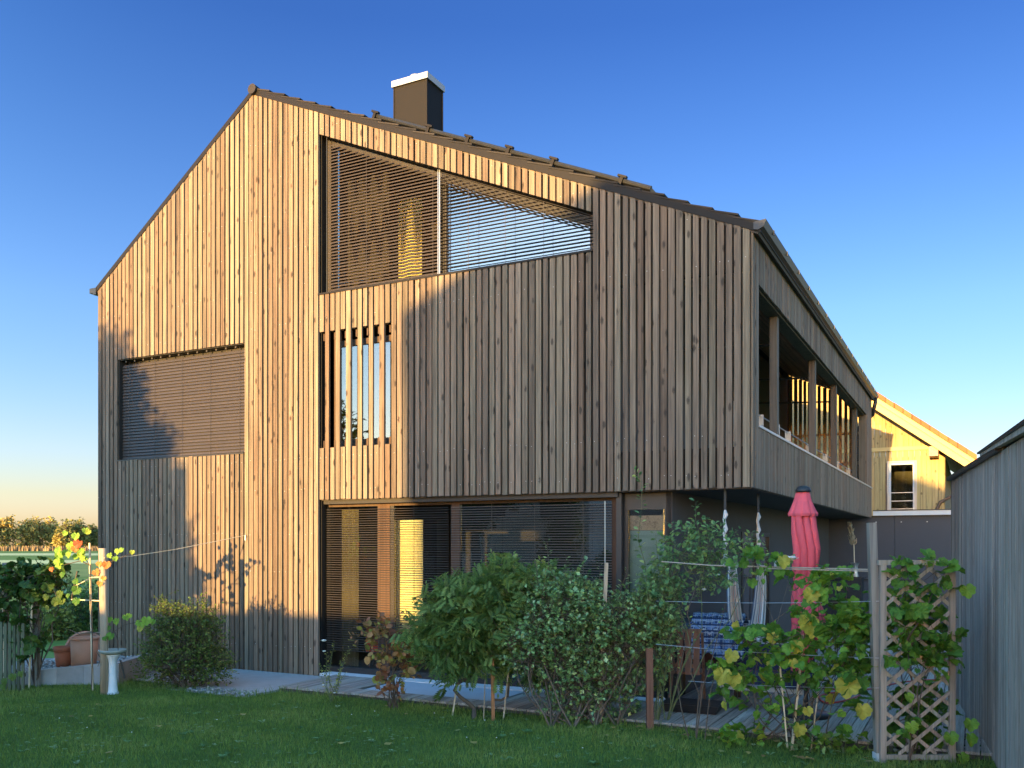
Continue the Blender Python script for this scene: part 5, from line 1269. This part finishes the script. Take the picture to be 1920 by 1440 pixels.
for k, (px, py, wd, dk) in enumerate(row):
    Yf = 290 + (k * 37 % 30); p = at(px, 1031, Yf); p.z = -.03; top = EYE + (HOR - py + 3) / F * Yf; rx = wd / 2 / F * Yf * 1.15; rgt = random.Random(200 + k)
    bl_ = []
    for j in range(5):
        bl_.append((Vector((p.x + rgt.uniform(-.5, .5) * rx, p.y + rgt.uniform(-2, 2), top * rgt.uniform(.45, .8))), rx * rgt.uniform(.45, .7), rx * .6, top * rgt.uniform(.16, .26)))
    bl_.append((Vector((p.x, p.y, top * .38)), rx * .95, rx * .8, top * .36)); bl_.append((Vector((p.x + rgt.uniform(-.2, .2) * rx, p.y, top * .8)), rx * .5, rx * .5, top * .2))
    tree('horizon_tree', names[k], p, top, bl_, 300 + k, 420, .75, M['fardark' if dk else 'farleaf'], .3, 'trees on the horizon', 4, 'broad', 'tree', 10, (.6, 1.6), .6)
m = MB(); rgm = random.Random(9)
for k in range(2600):
    x = rgm.uniform(-190, -60); y = rgm.uniform(268, 276); h = rgm.uniform(.8, 1.7); a = rgm.random() * 3.14
    c, s_ = math.cos(a) * .25, math.sin(a) * .25; m.add([(x - c, y - s_, -.03), (x + c, y + s_, -.03), (x + c * .3, y + s_ * .3, h), (x - c * .3, y - s_ * .3, h * .9)], [(0, 1, 2, 3)], rgm.random())
g = m.build('maize_strip', leafmat('dry_maize', [(0, (.2, .14, .08)), (1, (.34, .25, .14))], .2, .8, .1)); g['kind'] = 'stuff'; g['label'] = 'strip of dry brownish crop before the horizon trees'
# bushes in the meadow between the vines and the house corner
for k, (px, py, rx, rz, Yq, lab, mt) in enumerate(((150, 1135, 1.0, .75, 24, 'green meadow bush between the thick post and the house corner', 'darkleaf'), (95, 1185, .5, .5, 20, 'pale greyish bush in the meadow behind the clay pots', 'pale'), (110, 1120, 1.1, .8, 27, 'darker meadow bush behind the yellow vine leaves', 'treeleaf'), (165, 1165, .6, .5, 21, 'low green bush beside the house corner', 'wisteria'))):
    c = at(px, py, Yq); p = Vector((c.x, c.y, -.03)); b = plantroot('meadow_bush', lab, 'bush', p)
    shrub(b, [(Vector((c.x, c.y, c.z * .9)), rx, rx, rz), (Vector((c.x, c.y, .4)), rx * .9, rx * .9, .5), (c + Vector((rx * .5, 0, -.2)), rx * .6, rx * .6, rz * .7)], 400 + k, 420, 4, .10, 'broad', M[mt], M['stem'], [p], (.1, .3), 12, .02, .4)
# ================================================================== GARDEN THINGS
M['terracotta'] = plain('terracotta', (.36, .115, .06), .85, .15, 8, bump=.1)
M['oldclay'] = plain('pale_old_clay', (.48, .235, .15), .9, .15, 6, bump=.1)
# brown clay pot
def potparts(root, r1, r0, h, mat, rimh):
    m = MB(); m.lathe([(.001, .01), (r0, 0), (r0 + (r1 - r0) * .8, h - rimh), (r1 * .9, h - rimh), (r1 * .88, h - rimh - .02), (r0 * .9, .02), (.001, .02)], n=28); m.build('body', mat, root, True)
    m = MB(); m.lathe([(r1 * .93, h - rimh - .004), (r1 * 1.03, h - rimh), (r1 * 1.05, h), (r1 * .93, h), (r1 * .9, h - rimh)], n=28); m.build('rim', mat, root, True)
    m = MB(); m.lathe([(.001, h * .62), (r1 * .83, h * .62)], n=24); m.build('soil', M['backing'], root)
p = at(119, 1243, 13.9); b = thing('flower_pot', 'reddish brown clay pot standing on the gravel behind the low wall', 'flower pot', (p.x, p.y, .19)); potparts(b, .145, .10, .31, M['terracotta'], .07)
p = at(157, 1247, 13.75); b = thing('flower_pot', 'large pale clay pot standing right of the brown pot', 'flower pot', (p.x, p.y, .2)); b.rotation_euler = (0, .02, 0); potparts(b, .2, .175, .46, M['oldclay'], .03)
p = at(161, 1219, 14.5); b = thing('clay_dish', 'large round clay dish propped upright behind the pale pot', 'dish', (p.x, p.y, .36)); b.rotation_euler = (math.radians(80), 0, math.radians(8))
m = MB(); m.lathe([(.001, 0), (.24, 0), (.29, .05), (.31, .05), (.26, -.02), (.001, -.02)], n=32); m.build('dish_body', M['oldclay'], b, True)
m = MB(); m.lathe([(.29, .049), (.315, .045), (.318, .062), (.29, .064)], n=32); m.build('rim', M['oldclay'], b, True)
# birdbath
p = ground(211, 1302); b = thing('birdbath', 'slim white birdbath with a grey bowl on the lawn beside the thick post', 'birdbath', p)
M['whitestone'] = plain('white_cast_stone', (.62, .64, .64), .85, .12, 14, bump=.2)
m = MB(); m.lathe([(.001, 0), (.085, 0), (.085, .02), (.07, .05), (.06, .15), (.053, .3), (.052, .42), (.06, .48), (.085, .53), (.10, .56), (.001, .56)], n=24); m.build('pedestal', M['whitestone'], b, True)
m = MB(); m.lathe([(.001, .555), (.11, .56), (.17, .585), (.185, .62), (.175, .625), (.13, .60), (.001, .595)], n=28); m.build('bowl', plain('grey_stone_bowl', (.26, .29, .26), .8, .15, 9), b, True)
# small rod leaning by the birdbath
strand('garden_rod', 'thin dark rod leaning behind the birdbath', [at(234, 1272, 12.9), at(226, 1238, 12.9)], .012, M['gutter'], 'rod')

# closed parasol
Yq = 10.5; top = at(1504, 915, Yq); base = Vector((top.x + .05, top.y, ZD))
b = thing('parasol', 'closed raspberry-red garden parasol with a dark cap standing on the deck', 'parasol', base)
M['parasol'] = plain('faded_red_cloth', (.66, .095, .12), .85, .16, 4, stretch=(3, 3, .5)); M['black'] = plain('black_metal', (.02, .02, .022), .45, .1, 6)
def prel(px, py): return at(px, py, Yq) - base
m = MB(); m.tube([(0, 0, 0), prel(1504, 918)], .024, 10); m.build('pole', M['black'], b)
m = MB(); m.lathe([(.001, .06), (.04, .055), (.075, .035), (.09, .0), (.085, -.02), (.03, -.01)], prel(1506, 920), 16); m.build('cap', M['black'], b, True)
def folds(prof, n=7, depth=.35, seed=0):
    m = MB(); rg = random.Random(seed); K = 56; ph = [rg.uniform(-.2, .2) for _ in range(n)]
    rings = []
    for (px, py, r, dp) in prof:
        c = prel(px, py) + Vector((.012 * math.sin(py * .05), .015 * math.cos(py * .04), 0)); ring = []
        for k in range(K):
            t = k / K; f = t * n; i = int(f) % n; s = math.cos((f - i - .5 + ph[i] * .3) * 2 * math.pi)
            rr = r * (1 - dp * depth * (.5 + .5 * s) * (.7 + .6 * ((i * 37 + seed) % 5) / 4)) * (1 + .07 * math.sin(3 * t * 6.283 + py * .031 + seed)); a = t * 2 * math.pi + .25 * dp * math.sin(f * 2 * math.pi) + .0035 * (py - 960) * (dp > .5)
            ring.append((c.x + rr * math.cos(a), c.y + rr * math.sin(a) * .9, c.z + rg.uniform(-.003, .003)))
        rings.append(ring)
    for a, b2 in zip(rings, rings[1:]):
        base_ = len(m.v); m.v.extend(a + b2)
        for k in range(K): m.f.append((base_ + k, base_ + (k + 1) % K, base_ + K + (k + 1) % K, base_ + K + k)); m.r.append(.5)
    return m
m = folds([(1505, 921, .075, .1), (1506, 940, .11, .2), (1507, 955, .15, .35), (1508, 963, .175, .4), (1508, 968, .165, .4)], 8, .35, 2); m.build('vent', M['parasol'], b, True)
m = folds([(1506, 945, .09, .2), (1508, 970, .145, .6), (1508, 1000, .158, .9), (1509, 1030, .16, 1.1), (1509, 1060, .155, 1.2), (1510, 1085, .12, 1.0), (1510, 1095, .115, 1), (1512, 1120, .155, 1.2), (1514, 1150, .2, 1.3), (1513, 1180, .2, 1.4), (1508, 1210, .17, 1.4), (1503, 1235, .14, 1.4), (1502, 1258, .12, 1.3)], 8, .42, 4); m.build('canopy', M['parasol'], b, True)
m = MB(); m.lathe([(.11, -.012), (.128, -.012), (.128, .012), (.11, .012)], prel(1510, 1090), 24); m.build('tie_strap', M['parasol'], b)
m = MB(); m.lathe([(.001, .07), (.03, .07), (.05, .06), (.25, .05), (.27, .02), (.27, 0), (.001, 0)], n=28); m.build('base', M['black'], b, True)

# hammock gathered between two hooks under the overhang
h0, h1 = hw(-.35, .12, ZJ - .012), hw(-.17, 1.22, ZJ - .012)
b = thing('hammock', 'striped cloth hammock hanging bunched from two ropes under the overhang', 'hammock', (h0.x, h0.y, ZD)); iv = b.matrix_basis; o0 = Vector((h0.x, h0.y, ZD))
M['rope'] = plain('white_rope', (.55, .52, .48), .9, .15, 40, stretch=(1, 1, 3))
for h, dz, cz in ((h0, 2.44, 1.0), (h1, 2.40, 1.0)):
    m = MB(); m.bar(h - o0, Vector((h.x, h.y, 2.52)) - o0, .03, .012, (0, 1, 0)); m.build('strap', M['black'], b)
    m = MB(); z0 = 2.52
    m.tube([Vector((h.x + .012 * math.sin(k * 2.1), h.y, z0 - k * .06)) - o0 for k in range(13)], [.012] + [.02 + .012 * (k % 3 == 1) for k in range(1, 12)] + [.015], 8); m.build('rope', M['rope'], b, True)
def stripes(name):
    m, nt, bs = newmat(name); at_ = N(nt, 'ShaderNodeAttribute', attribute_name='rnd')
    r = ramp(nt, [(0, (.75, .72, .66)), (.2, (.36, .46, .43)), (.35, (.75, .72, .66)), (.5, (.6, .2, .17)), (.6, (.52, .5, .45)), (.75, (.12, .16, .24)), (.82, (.5, .48, .42)), (.93, (.45, .26, .2))]); r.color_ramp.interpolation = 'CONSTANT'
    L(nt, at_.outputs['Fac'], r.inputs[0]); L(nt, r.outputs[0], bs.inputs['Base Color']); bs.inputs['Roughness'].default_value = .9; return m
M['stripe'] = stripes('striped_cloth')
rg = random.Random(6)
m = MB()
za = 1.80
ca, cb = Vector((h0.x + .09, h0.y, za)), Vector((h1.x + .04, h1.y, za - .02)); cm_ = (ca + cb) / 2 + Vector((-.02, 0, -1.0))
KS = 44
def hcurve(t, off, ww):
    # a bunch of cloth hanging in a deep loop between the two ropes
    p = ca * (1 - t) ** 3 + (ca + Vector((.02, 0, -1.5))) * 3 * t * (1 - t) ** 2 + (cb + Vector((-.02, 0, -1.5))) * 3 * t * t * (1 - t) + cb * t ** 3
    wd = .04 + .055 * math.sin(t * math.pi) ** .6
    return p + Vector((off * wd, abs(off) * .05 * math.sin(off * 17), -.04 * ww * math.sin(t * math.pi)))
for k in range(KS):
    a, c = -1 + 2 * k / KS, -1 + 2 * (k + 1) / KS; da, dc = .02 * math.sin(a * 23), .02 * math.sin(c * 23); r = rg.random()
    if k % 2: r = .1
    for i in range(20):
        t0, t1 = i / 20, (i + 1) / 20
        pts = [hcurve(t0, a, rg.random() * 0 + math.sin(a * 9)), hcurve(t0, c, math.sin(c * 9)), hcurve(t1, c, math.sin(c * 9)), hcurve(t1, a, math.sin(a * 9))]
        pts = [q - o0 + Vector((0, d, 0)) for q, d in zip(pts, (da, dc, dc, da))]
        m.hexa(pts, [q + Vector((0, .004, 0)) for q in pts], r)
m.build('cloth', M['stripe'], b)
for h, cc in ((h0, ca), (h1, cb)):
    m = MB(); m.tube([Vector((h.x, h.y, 1.80 + .02)) - o0, cc - o0], .012, 6); m.tube([cc - o0 + Vector((-.05, 0, .0)), cc - o0 + Vector((.05, 0, 0))], .018, 8); m.build('end_loop', M['rope'], b)

# plaid blanket over a grill cart
Yg = 11.7
gp = at(1330, 1130, Yg); gb_ = thing('grill_cart', 'dark grill cart with a side shelf behind the leggy rose', 'grill', (gp.x, gp.y, ZD), -.35)
m = MB(); m.box(-.42, .42, -.26, .26, .42, .5); m.build('shelf', M['black'], gb_)
m = MB(); m.hexa([(-.36, -.25, .5), (.36, -.25, .5), (.36, .25, .5), (-.36, .25, .5)], [(-.4, -.28, .82), (.4, -.28, .82), (.4, .28, .82), (-.4, .28, .82)]); m.box(-.405, .405, -.285, -.281, .60, .74); m.build('body', plain('dark_red_enamel', (.045, .012, .014), .35, .1, 5), gb_)
m = MB(); m.tube([(-.4, -.28, .83), (-.4, -.15, 1.02), (-.4, .1, 1.06), (-.4, .28, .83)], .02, 6); 
for k in range(9):
    t0, t1 = k / 9 * math.pi, (k + 1) / 9 * math.pi
    m.hexa([(-.4, -.28 * math.cos(t0), .83 + .26 * math.sin(t0) - .02), (.4, -.28 * math.cos(t0), .83 + .26 * math.sin(t0) - .02), (.4, -.28 * math.cos(t1), .83 + .26 * math.sin(t1) - .02), (-.4, -.28 * math.cos(t1), .83 + .26 * math.sin(t1) - .02)], [(-.4, -.28 * math.cos(t0), .83 + .26 * math.sin(t0)), (.4, -.28 * math.cos(t0), .83 + .26 * math.sin(t0)), (.4, -.28 * math.cos(t1), .83 + .26 * math.sin(t1)), (-.4, -.28 * math.cos(t1), .83 + .26 * math.sin(t1))])
m.build('lid', M['black'], gb_)
for k in range(4):
    m = MB(); m.lathe([(.001, .03), (.022, .03), (.026, 0)], (-.27 + .18 * k, -.286, .67), 12, axis=Matrix.Rotation(math.pi / 2, 3, 'X')); m.build('knob', M['steel'], gb_)
for sx in (-.36, .36):
    for sy in (-.22, .22):
        m = MB(); m.box(sx - .02, sx + .02, sy - .02, sy + .02, 0, .42); m.build('leg', M['black'], gb_)
m = MB(); m.box(-.62, -.405, -.24, .24, .78, .8); m.build('side_shelf', M['steel'], gb_)
def plaid(name):
    m, nt, bs = newmat(name); tc = N(nt, 'ShaderNodeTexCoord'); sp = N(nt, 'ShaderNodeSeparateXYZ'); L(nt, tc.outputs['Object'], sp.inputs[0])
    cols = []
    c = (.03, .05, .11)
    for ax, sc, ph, thr, colr in ((0, 14, 0, .62, (.10, .15, .26)), (1, 14, .3, .62, (.14, .2, .34)), (0, 14, 2.2, .93, (.34, .36, .4)), (1, 14, 2.4, .93, (.34, .36, .4)), (2, 14, 2.4, .93, (.3, .32, .36)), (2, 14, .4, .7, (.02, .03, .07))):
        mu = N(nt, 'ShaderNodeMath', operation='MULTIPLY_ADD'); L(nt, sp.outputs[ax], mu.inputs[0]); mu.inputs[1].default_value = sc * 6.0; mu.inputs[2].default_value = ph
        sn = N(nt, 'ShaderNodeMath', operation='SINE'); L(nt, mu.outputs[0], sn.inputs[0]); gt = N(nt, 'ShaderNodeMath', operation='GREATER_THAN'); L(nt, sn.outputs[0], gt.inputs[0]); gt.inputs[1].default_value = thr
        c = mix(nt, gt.outputs[0], c, colr)
    L(nt, c, bs.inputs['Base Color']); bs.inputs['Roughness'].default_value = .95; return m
cl_ = MB(); n = 26
bx = [(-.20 + .66 * i / n) for i in range(n + 1)]
prof = [(-.36, .58), (-.345, .72), (-.325, .84), (-.27, .99), (-.16, 1.085), (0, 1.115), (.16, 1.085), (.28, .98), (.33, .8), (.35, .66)]
def bp(i, j):
    y, z = prof[j]; x = bx[i] * (1 - .06 * j * 0); return Vector((x + .015 * math.sin(j * 2), y - .012 * math.sin(i * 1.1) * (1 if j < 3 else .4) , z + .008 * math.sin(i * .9 + j) - (.05 * math.sin(i * .5) if j == 0 else 0)))
for i in range(n):
    for j in range(len(prof) - 1):
        q = [bp(i, j), bp(i + 1, j), bp(i + 1, j + 1), bp(i, j + 1)]; cl_.hexa(q, [x + Vector((0, -.006 if j < 3 else .006 if j > 6 else 0, .006)) for x in q])
o = cl_.build('plaid_blanket', plaid('blue_plaid_cloth'), None, True); o.location = gb_.location; o.rotation_euler = gb_.rotation_euler; tag(o, 'blue and white plaid blanket thrown over the grill', 'blanket')
# wooden folding chair left of it
Yf = 10.95; q = ground(1283, 1275, ZD); q = at(1283, 1200, Yf); b = thing('folding_chair', 'reddish wooden folding chair seen from behind under the rose', 'chair', (q.x, q.y, ZD), -.3)
wd_ = wood('reddish_chair_wood', (.16, .08, .055), (.22, .12, .085), (.27, .155, .11), knots=0)
for k in range(4):
    m = MB(); m.box(-.19 + k * .1, -.115 + k * .1, .0, .018, .42, .93, R.random()); m.build('back_slat', wd_, b)
m = MB(); m.box(-.2, .2, -.01, .028, .932, .98); m.build('back_rail', wd_, b); m = MB(); m.box(-.2, .2, .02, .04, .5, .55); m.build('back_rail', wd_, b)
m = MB()
for k in range(5): m.box(-.2, .2, .06 + k * .08, .125 + k * .08, .42, .44, R.random())
m.build('seat', wd_, b)
for sx in (-.21, .21):
    m = MB(); m.bar((sx, .05, .93), (sx, .42, 0), .03, .03); m.build('leg', wd_, b); m = MB(); m.bar((sx * .9, .42, .42), (sx * .9, -.02, 0), .03, .03); m.build('leg', wd_, b)
# black boot tray on the deck
q = at(1300, 1290, 10.85); b = thing('boot_tray', 'low black slatted tray on the deck under the folding chair', 'tray', (q.x, q.y, ZD), -.4)
m = MB(); m.hexa([(-.3, -.2, .004), (.3, -.2, .004), (.3, .2, .004), (-.3, .2, .004)], [(-.34, -.23, .1), (.34, -.23, .1), (.34, .23, .1), (-.34, .23, .1)]); 
for k in range(6): m.box(-.345, .345, -.2 + k * .07, -.17 + k * .07, .101, .112)
m.build('tray_body', M['black'], b)
m = MB(); m.tube([(-.36, -.1, .08), (-.42, -.1, .14), (-.42, .1, .14), (-.36, .1, .08)], .01, 6); m.build('handle', M['steel'], b)
# white garden chair
Yc2 = 12.2; q = at(1448, 1150, Yc2); b = thing('white_chair', 'white plastic garden armchair behind the hammock', 'chair', (q.x, q.y, ZD), .7)
M['whiteplastic'] = plain('white_plastic', (.62, .61, .59), .5, .05, 6)
m = MB(); m.box(-.26, .26, -.24, .24, .4, .43); m.build('seat', M['whiteplastic'], b)
m = MB()
for k in range(5): m.hexa([(-.24 + k * .1, .22, .45), (-.165 + k * .1, .22, .45), (-.165 + k * .1, .24, .45), (-.24 + k * .1, .24, .45)], [(-.22 + k * .092, .34, .88), (-.15 + k * .092, .34, .88), (-.15 + k * .092, .36, .88), (-.22 + k * .092, .36, .88)])
m.box(-.25, .25, .335, .37, .88, .95); m.build('backrest', M['whiteplastic'], b)
for sx in (-.28, .28):
    m = MB(); m.box(sx - .03, sx + .03, -.26, .32, .63, .66); m.build('armrest', M['whiteplastic'], b)
    for sy in (-.24, .26):
        m = MB(); m.bar((sx, sy, .63), (sx * 1.05, sy * 1.1, 0), .035, .035, (0, 1, 0)); m.build('leg', M['whiteplastic'], b)
# tall metal lantern-like vase with a pampas plume on a dark sideboard
sbp = hw(.55, 11.8, ZD); sb_ = thing('sideboard', 'low dark outdoor sideboard against the anthracite wall', 'sideboard', sbp, HROT)
m = MB(); m.box(-1.1, 1.3, .0, .5, .08, 1.15); m.build('body', plain('dark_blue_grey_cabinet', (.035, .036, .045), .6, .1, 3), sb_)
m = MB(); m.box(-1.14, 1.34, -.03, .53, 1.152, 1.19); m.build('top', M['black'], sb_)
for k in range(3):
    m = MB(); m.box(-1.06 + k * .8, -.3 + k * .8, -.02, -.002, .12, 1.12); d_ = m.build('door', M['anthracite'], sb_); m = MB(); m.box(-.36 + k * .8, -.34 + k * .8, -.04, -.022, .6, .75); m.build('handle', M['steel'], d_)
Ys = 21.6
sv_ = at(1603, 1068, Ys); vp = hw(*( (lambda u,v: (u, v))(*to_uv(sv_.x, sv_.y)) ), ZD + 1.19)
vs_ = thing('vase', 'slim grey vase with one tall dry pampas plume before the anthracite wall', 'vase', vp)
vs_.location = (sv_.x, sv_.y, ZD + 1.19)
du, dv = to_uv(sv_.x, sv_.y); sb_.location = hw(du, dv - .2, ZD)
m = MB(); m.lathe([(.001, 0), (.08, 0), (.09, .04), (.06, .18), (.07, .3), (.1, .36), (.11, .37)], n=20); m.build('vase_body', M['steel'], vs_, True)
m = MB(); m.tube([(0, 0, .05), (-.02, 0, .6), (-.03, 0, 1.0)], .012, 6)
m.build('stalk', M['bamboo'], vs_)
m = MB(); rg = random.Random(4)
for k in range(260):
    t = rg.random(); a = Vector((-.03 - .1 * t + rg.gauss(0, .03 * (1 - t * .6)), rg.gauss(0, .03), .78 + .48 * t)); leaf(m, a, Vector((rg.uniform(-.6, .4), rg.uniform(-.5, .5), 1)), rv(rg), .12, 'slim', rg.random())
m.build('plume', leafmat('dry_plume', [(0, (.3, .25, .16)), (1, (.45, .38, .26))], .3), vs_)
pb_ = thing('planter_box', 'black square planter in front of the sideboard', 'planter', hw(du + .05, dv - .9, ZD), HROT)
m = MB(); m.hexa([(-.18, -.18, 0), (.18, -.18, 0), (.18, .18, 0), (-.18, .18, 0)], [(-.22, -.22, 1.22), (.22, -.22, 1.22), (.22, .22, 1.22), (-.22, .22, 1.22)]); m.build('box_body', M['black'], pb_)
m = MB(); m.box(-.235, .235, -.235, -.2, 1.222, 1.25); m.box(-.235, .235, .2, .235, 1.222, 1.25); m.box(-.235, -.2, -.199, .199, 1.222, 1.25); m.box(.2, .235, -.199, .199, 1.222, 1.25); m.build('rim', M['black'], pb_)
# white notice on the terrace door
dq = MB(); dq.box(-1.06, -1.052, 6.9, 7.6, 1.62, 1.86); o = dq.build('wall_sign', M['whiteplastic']); o.location = O; o.rotation_euler = (0, 0, HROT); tag(o, 'small white panel on the dark terrace wall behind the hammock', 'panel')
# blue cushion bench behind the vine
q = at(1440, 1255, 11.0); b = thing('garden_bench', 'low bench with dark blue cushions half hidden behind the vine', 'bench', (q.x, q.y, ZD), HROT)
navy = plain('navy_cushion', (.025, .03, .075), .9, .12, 6)
m = MB(); m.box(-.5, .5, -.25, .25, .3, .42); m.build('cushion', navy, b)
m = MB(); m.box(-.5, .5, .26, .34, .32, .75); m.build('back_cushion', navy, b)
m = MB(); m.box(-.52, .52, -.27, .36, .24, .296); m.build('frame', M['steel'], b)
for sx in (-.48, .48):
    for sy in (-.24, .32):
        m = MB(); m.tube([(sx, sy, .24), (sx, sy, 0)], .018, 8); m.build('leg', M['steel'], b)
# red hose on the deck
rh = plain('red_hose', (.45, .06, .05), .5, .1, 10); rg = random.Random(3)
hp = [ground(1535, 1288, ZD + .012), ground(1560, 1292, ZD + .012), ground(1590, 1294, ZD + .012), ground(1612, 1302, ZD + .012), ground(1590, 1312, ZD + .012), ground(1550, 1318, ZD + .012), ground(1536, 1306, ZD + .012), ground(1560, 1299, ZD + .024), ground(1600, 1297, ZD + .024), ground(1640, 1290, ZD + .012), ground(1700, 1278, ZD + .012), ground(1760, 1275, ZD + .012), ground(1785, 1282, ZD + .012)]
h_ = hp[0]; dense = []
for k in range(len(hp) - 1):
    p0, p1, p2, p3 = hp[max(0, k - 1)], hp[k], hp[k + 1], hp[min(len(hp) - 1, k + 2)]
    for q in range(6):
        t = q / 6; dense.append(.5 * ((2 * p1) + (p2 - p0) * t + (2 * p0 - 5 * p1 + 4 * p2 - p3) * t * t + (3 * p1 - p0 - 3 * p2 + p3) * t ** 3) - h_)
m = MB(); m.tube(dense, .011, 8, .5); o = m.build('garden_hose', rh, None, True); o.location = h_; tag(o, 'red garden hose lying in loops on the grey deck', 'hose')

# ================================================================== CAMERA, LIGHT, SKY
cd = bpy.data.cameras.new('camera'); cam = bpy.data.objects.new('camera', cd); COL.objects.link(cam); C.camera = cam
cam.location = (0, 0, EYE); cam.rotation_euler = (math.pi / 2, 0, 0); cd.sensor_width = 36; cd.lens = 36 * F / 1920; cd.shift_y = (HOR - 720) / 1920; cd.clip_end = 3000; cd.clip_start = .05
SD = Vector((.45, .893, -.0733)).normalized()
sl_ = bpy.data.lights.new('sun', 'SUN'); sl_.energy = 3.35; sl_.angle = math.radians(.55); sl_.color = (1, .63, .22)
so = bpy.data.objects.new('sun', sl_); COL.objects.link(so); so.rotation_euler = SD.to_track_quat('-Z', 'Y').to_euler(); so.location = (-20, -30, 12)
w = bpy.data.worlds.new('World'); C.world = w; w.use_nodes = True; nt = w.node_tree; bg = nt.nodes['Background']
sk = nt.nodes.new('ShaderNodeTexSky'); sk.sky_type = 'NISHITA'; sk.sun_disc = False; sk.sun_elevation = math.radians(4.2); sk.sun_rotation = math.radians(206.7)
sk.air_density = 1.0; sk.dust_density = .5; sk.ozone_density = 3.0
hs = nt.nodes.new('ShaderNodeHueSaturation'); hs.inputs['Saturation'].default_value = 1.12; L(nt, sk.outputs[0], hs.inputs['Color']); 
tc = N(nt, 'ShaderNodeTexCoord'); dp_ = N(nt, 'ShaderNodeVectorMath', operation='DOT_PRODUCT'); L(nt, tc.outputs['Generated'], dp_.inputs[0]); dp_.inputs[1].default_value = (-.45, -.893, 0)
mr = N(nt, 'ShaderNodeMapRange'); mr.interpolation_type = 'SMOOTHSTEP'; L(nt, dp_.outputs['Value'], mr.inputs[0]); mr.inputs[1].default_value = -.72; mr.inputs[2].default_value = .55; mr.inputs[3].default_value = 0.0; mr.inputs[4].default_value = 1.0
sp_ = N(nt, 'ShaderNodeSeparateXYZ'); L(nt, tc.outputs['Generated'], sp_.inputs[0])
el_ = ramp(nt, [(0, (.95, .93, 1.8)), (.05, (1.1, .85, 1.02)), (.12, (1.12, .80, .92)), (.24, (1.06, .76, .9)), (.5, (.5, .43, .68)), (.62, (.5, .43, .68)), (.85, (7.0, 4.0, 2.3))]); L(nt, sp_.outputs[2], el_.inputs[0])  # last stop brightens and warms the sky above the frame, added as fill
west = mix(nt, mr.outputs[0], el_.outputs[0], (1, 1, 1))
k_ = N(nt, 'ShaderNodeMath', operation='MULTIPLY_ADD'); L(nt, mr.outputs[0], k_.inputs[0]); k_.inputs[1].default_value = 2.1; k_.inputs[2].default_value = 1.0  # sky behind the camera brightened to lift the shaded sides
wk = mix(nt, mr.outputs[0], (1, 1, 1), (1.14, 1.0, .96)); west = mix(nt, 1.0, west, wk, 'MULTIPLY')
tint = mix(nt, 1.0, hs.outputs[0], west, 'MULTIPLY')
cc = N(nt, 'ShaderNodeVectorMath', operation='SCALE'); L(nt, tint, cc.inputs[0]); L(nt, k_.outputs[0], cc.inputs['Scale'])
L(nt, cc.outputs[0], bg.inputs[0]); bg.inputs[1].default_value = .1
vs = C.view_settings; vs.view_transform = 'Standard'; vs.look = 'None'; vs.exposure = 2.45; vs.gamma = 1
C.cycles.max_bounces = 8; C.cycles.transparent_max_bounces = 16; C.cycles.caustics_reflective = False; C.cycles.caustics_refractive = False

GRP = {'curtain': 'curtains behind the house windows', 'garden_stake': 'timber stakes among the shrubs', 'bamboo_cane': 'canes supporting the plants', 'bamboo_rail': 'canes tied along the vine', 'vine_wire': 'wires of the vine trellis', 'low_plant': 'low plants along the lawn edge', 'vine_post': 'posts of the left vine row', 'vine_stake': 'stakes of the left vine row', 'vine_rod': 'cross rods tied to the sunlit post', 'meadow_bush': 'bushes in the meadow', 'flower_pot': 'clay pots on the gravel'}
for o in bpy.data.objects:
    k = o.name.split('.')[0]
    if o.parent is None and k in GRP: o['group'] = GRP[k]
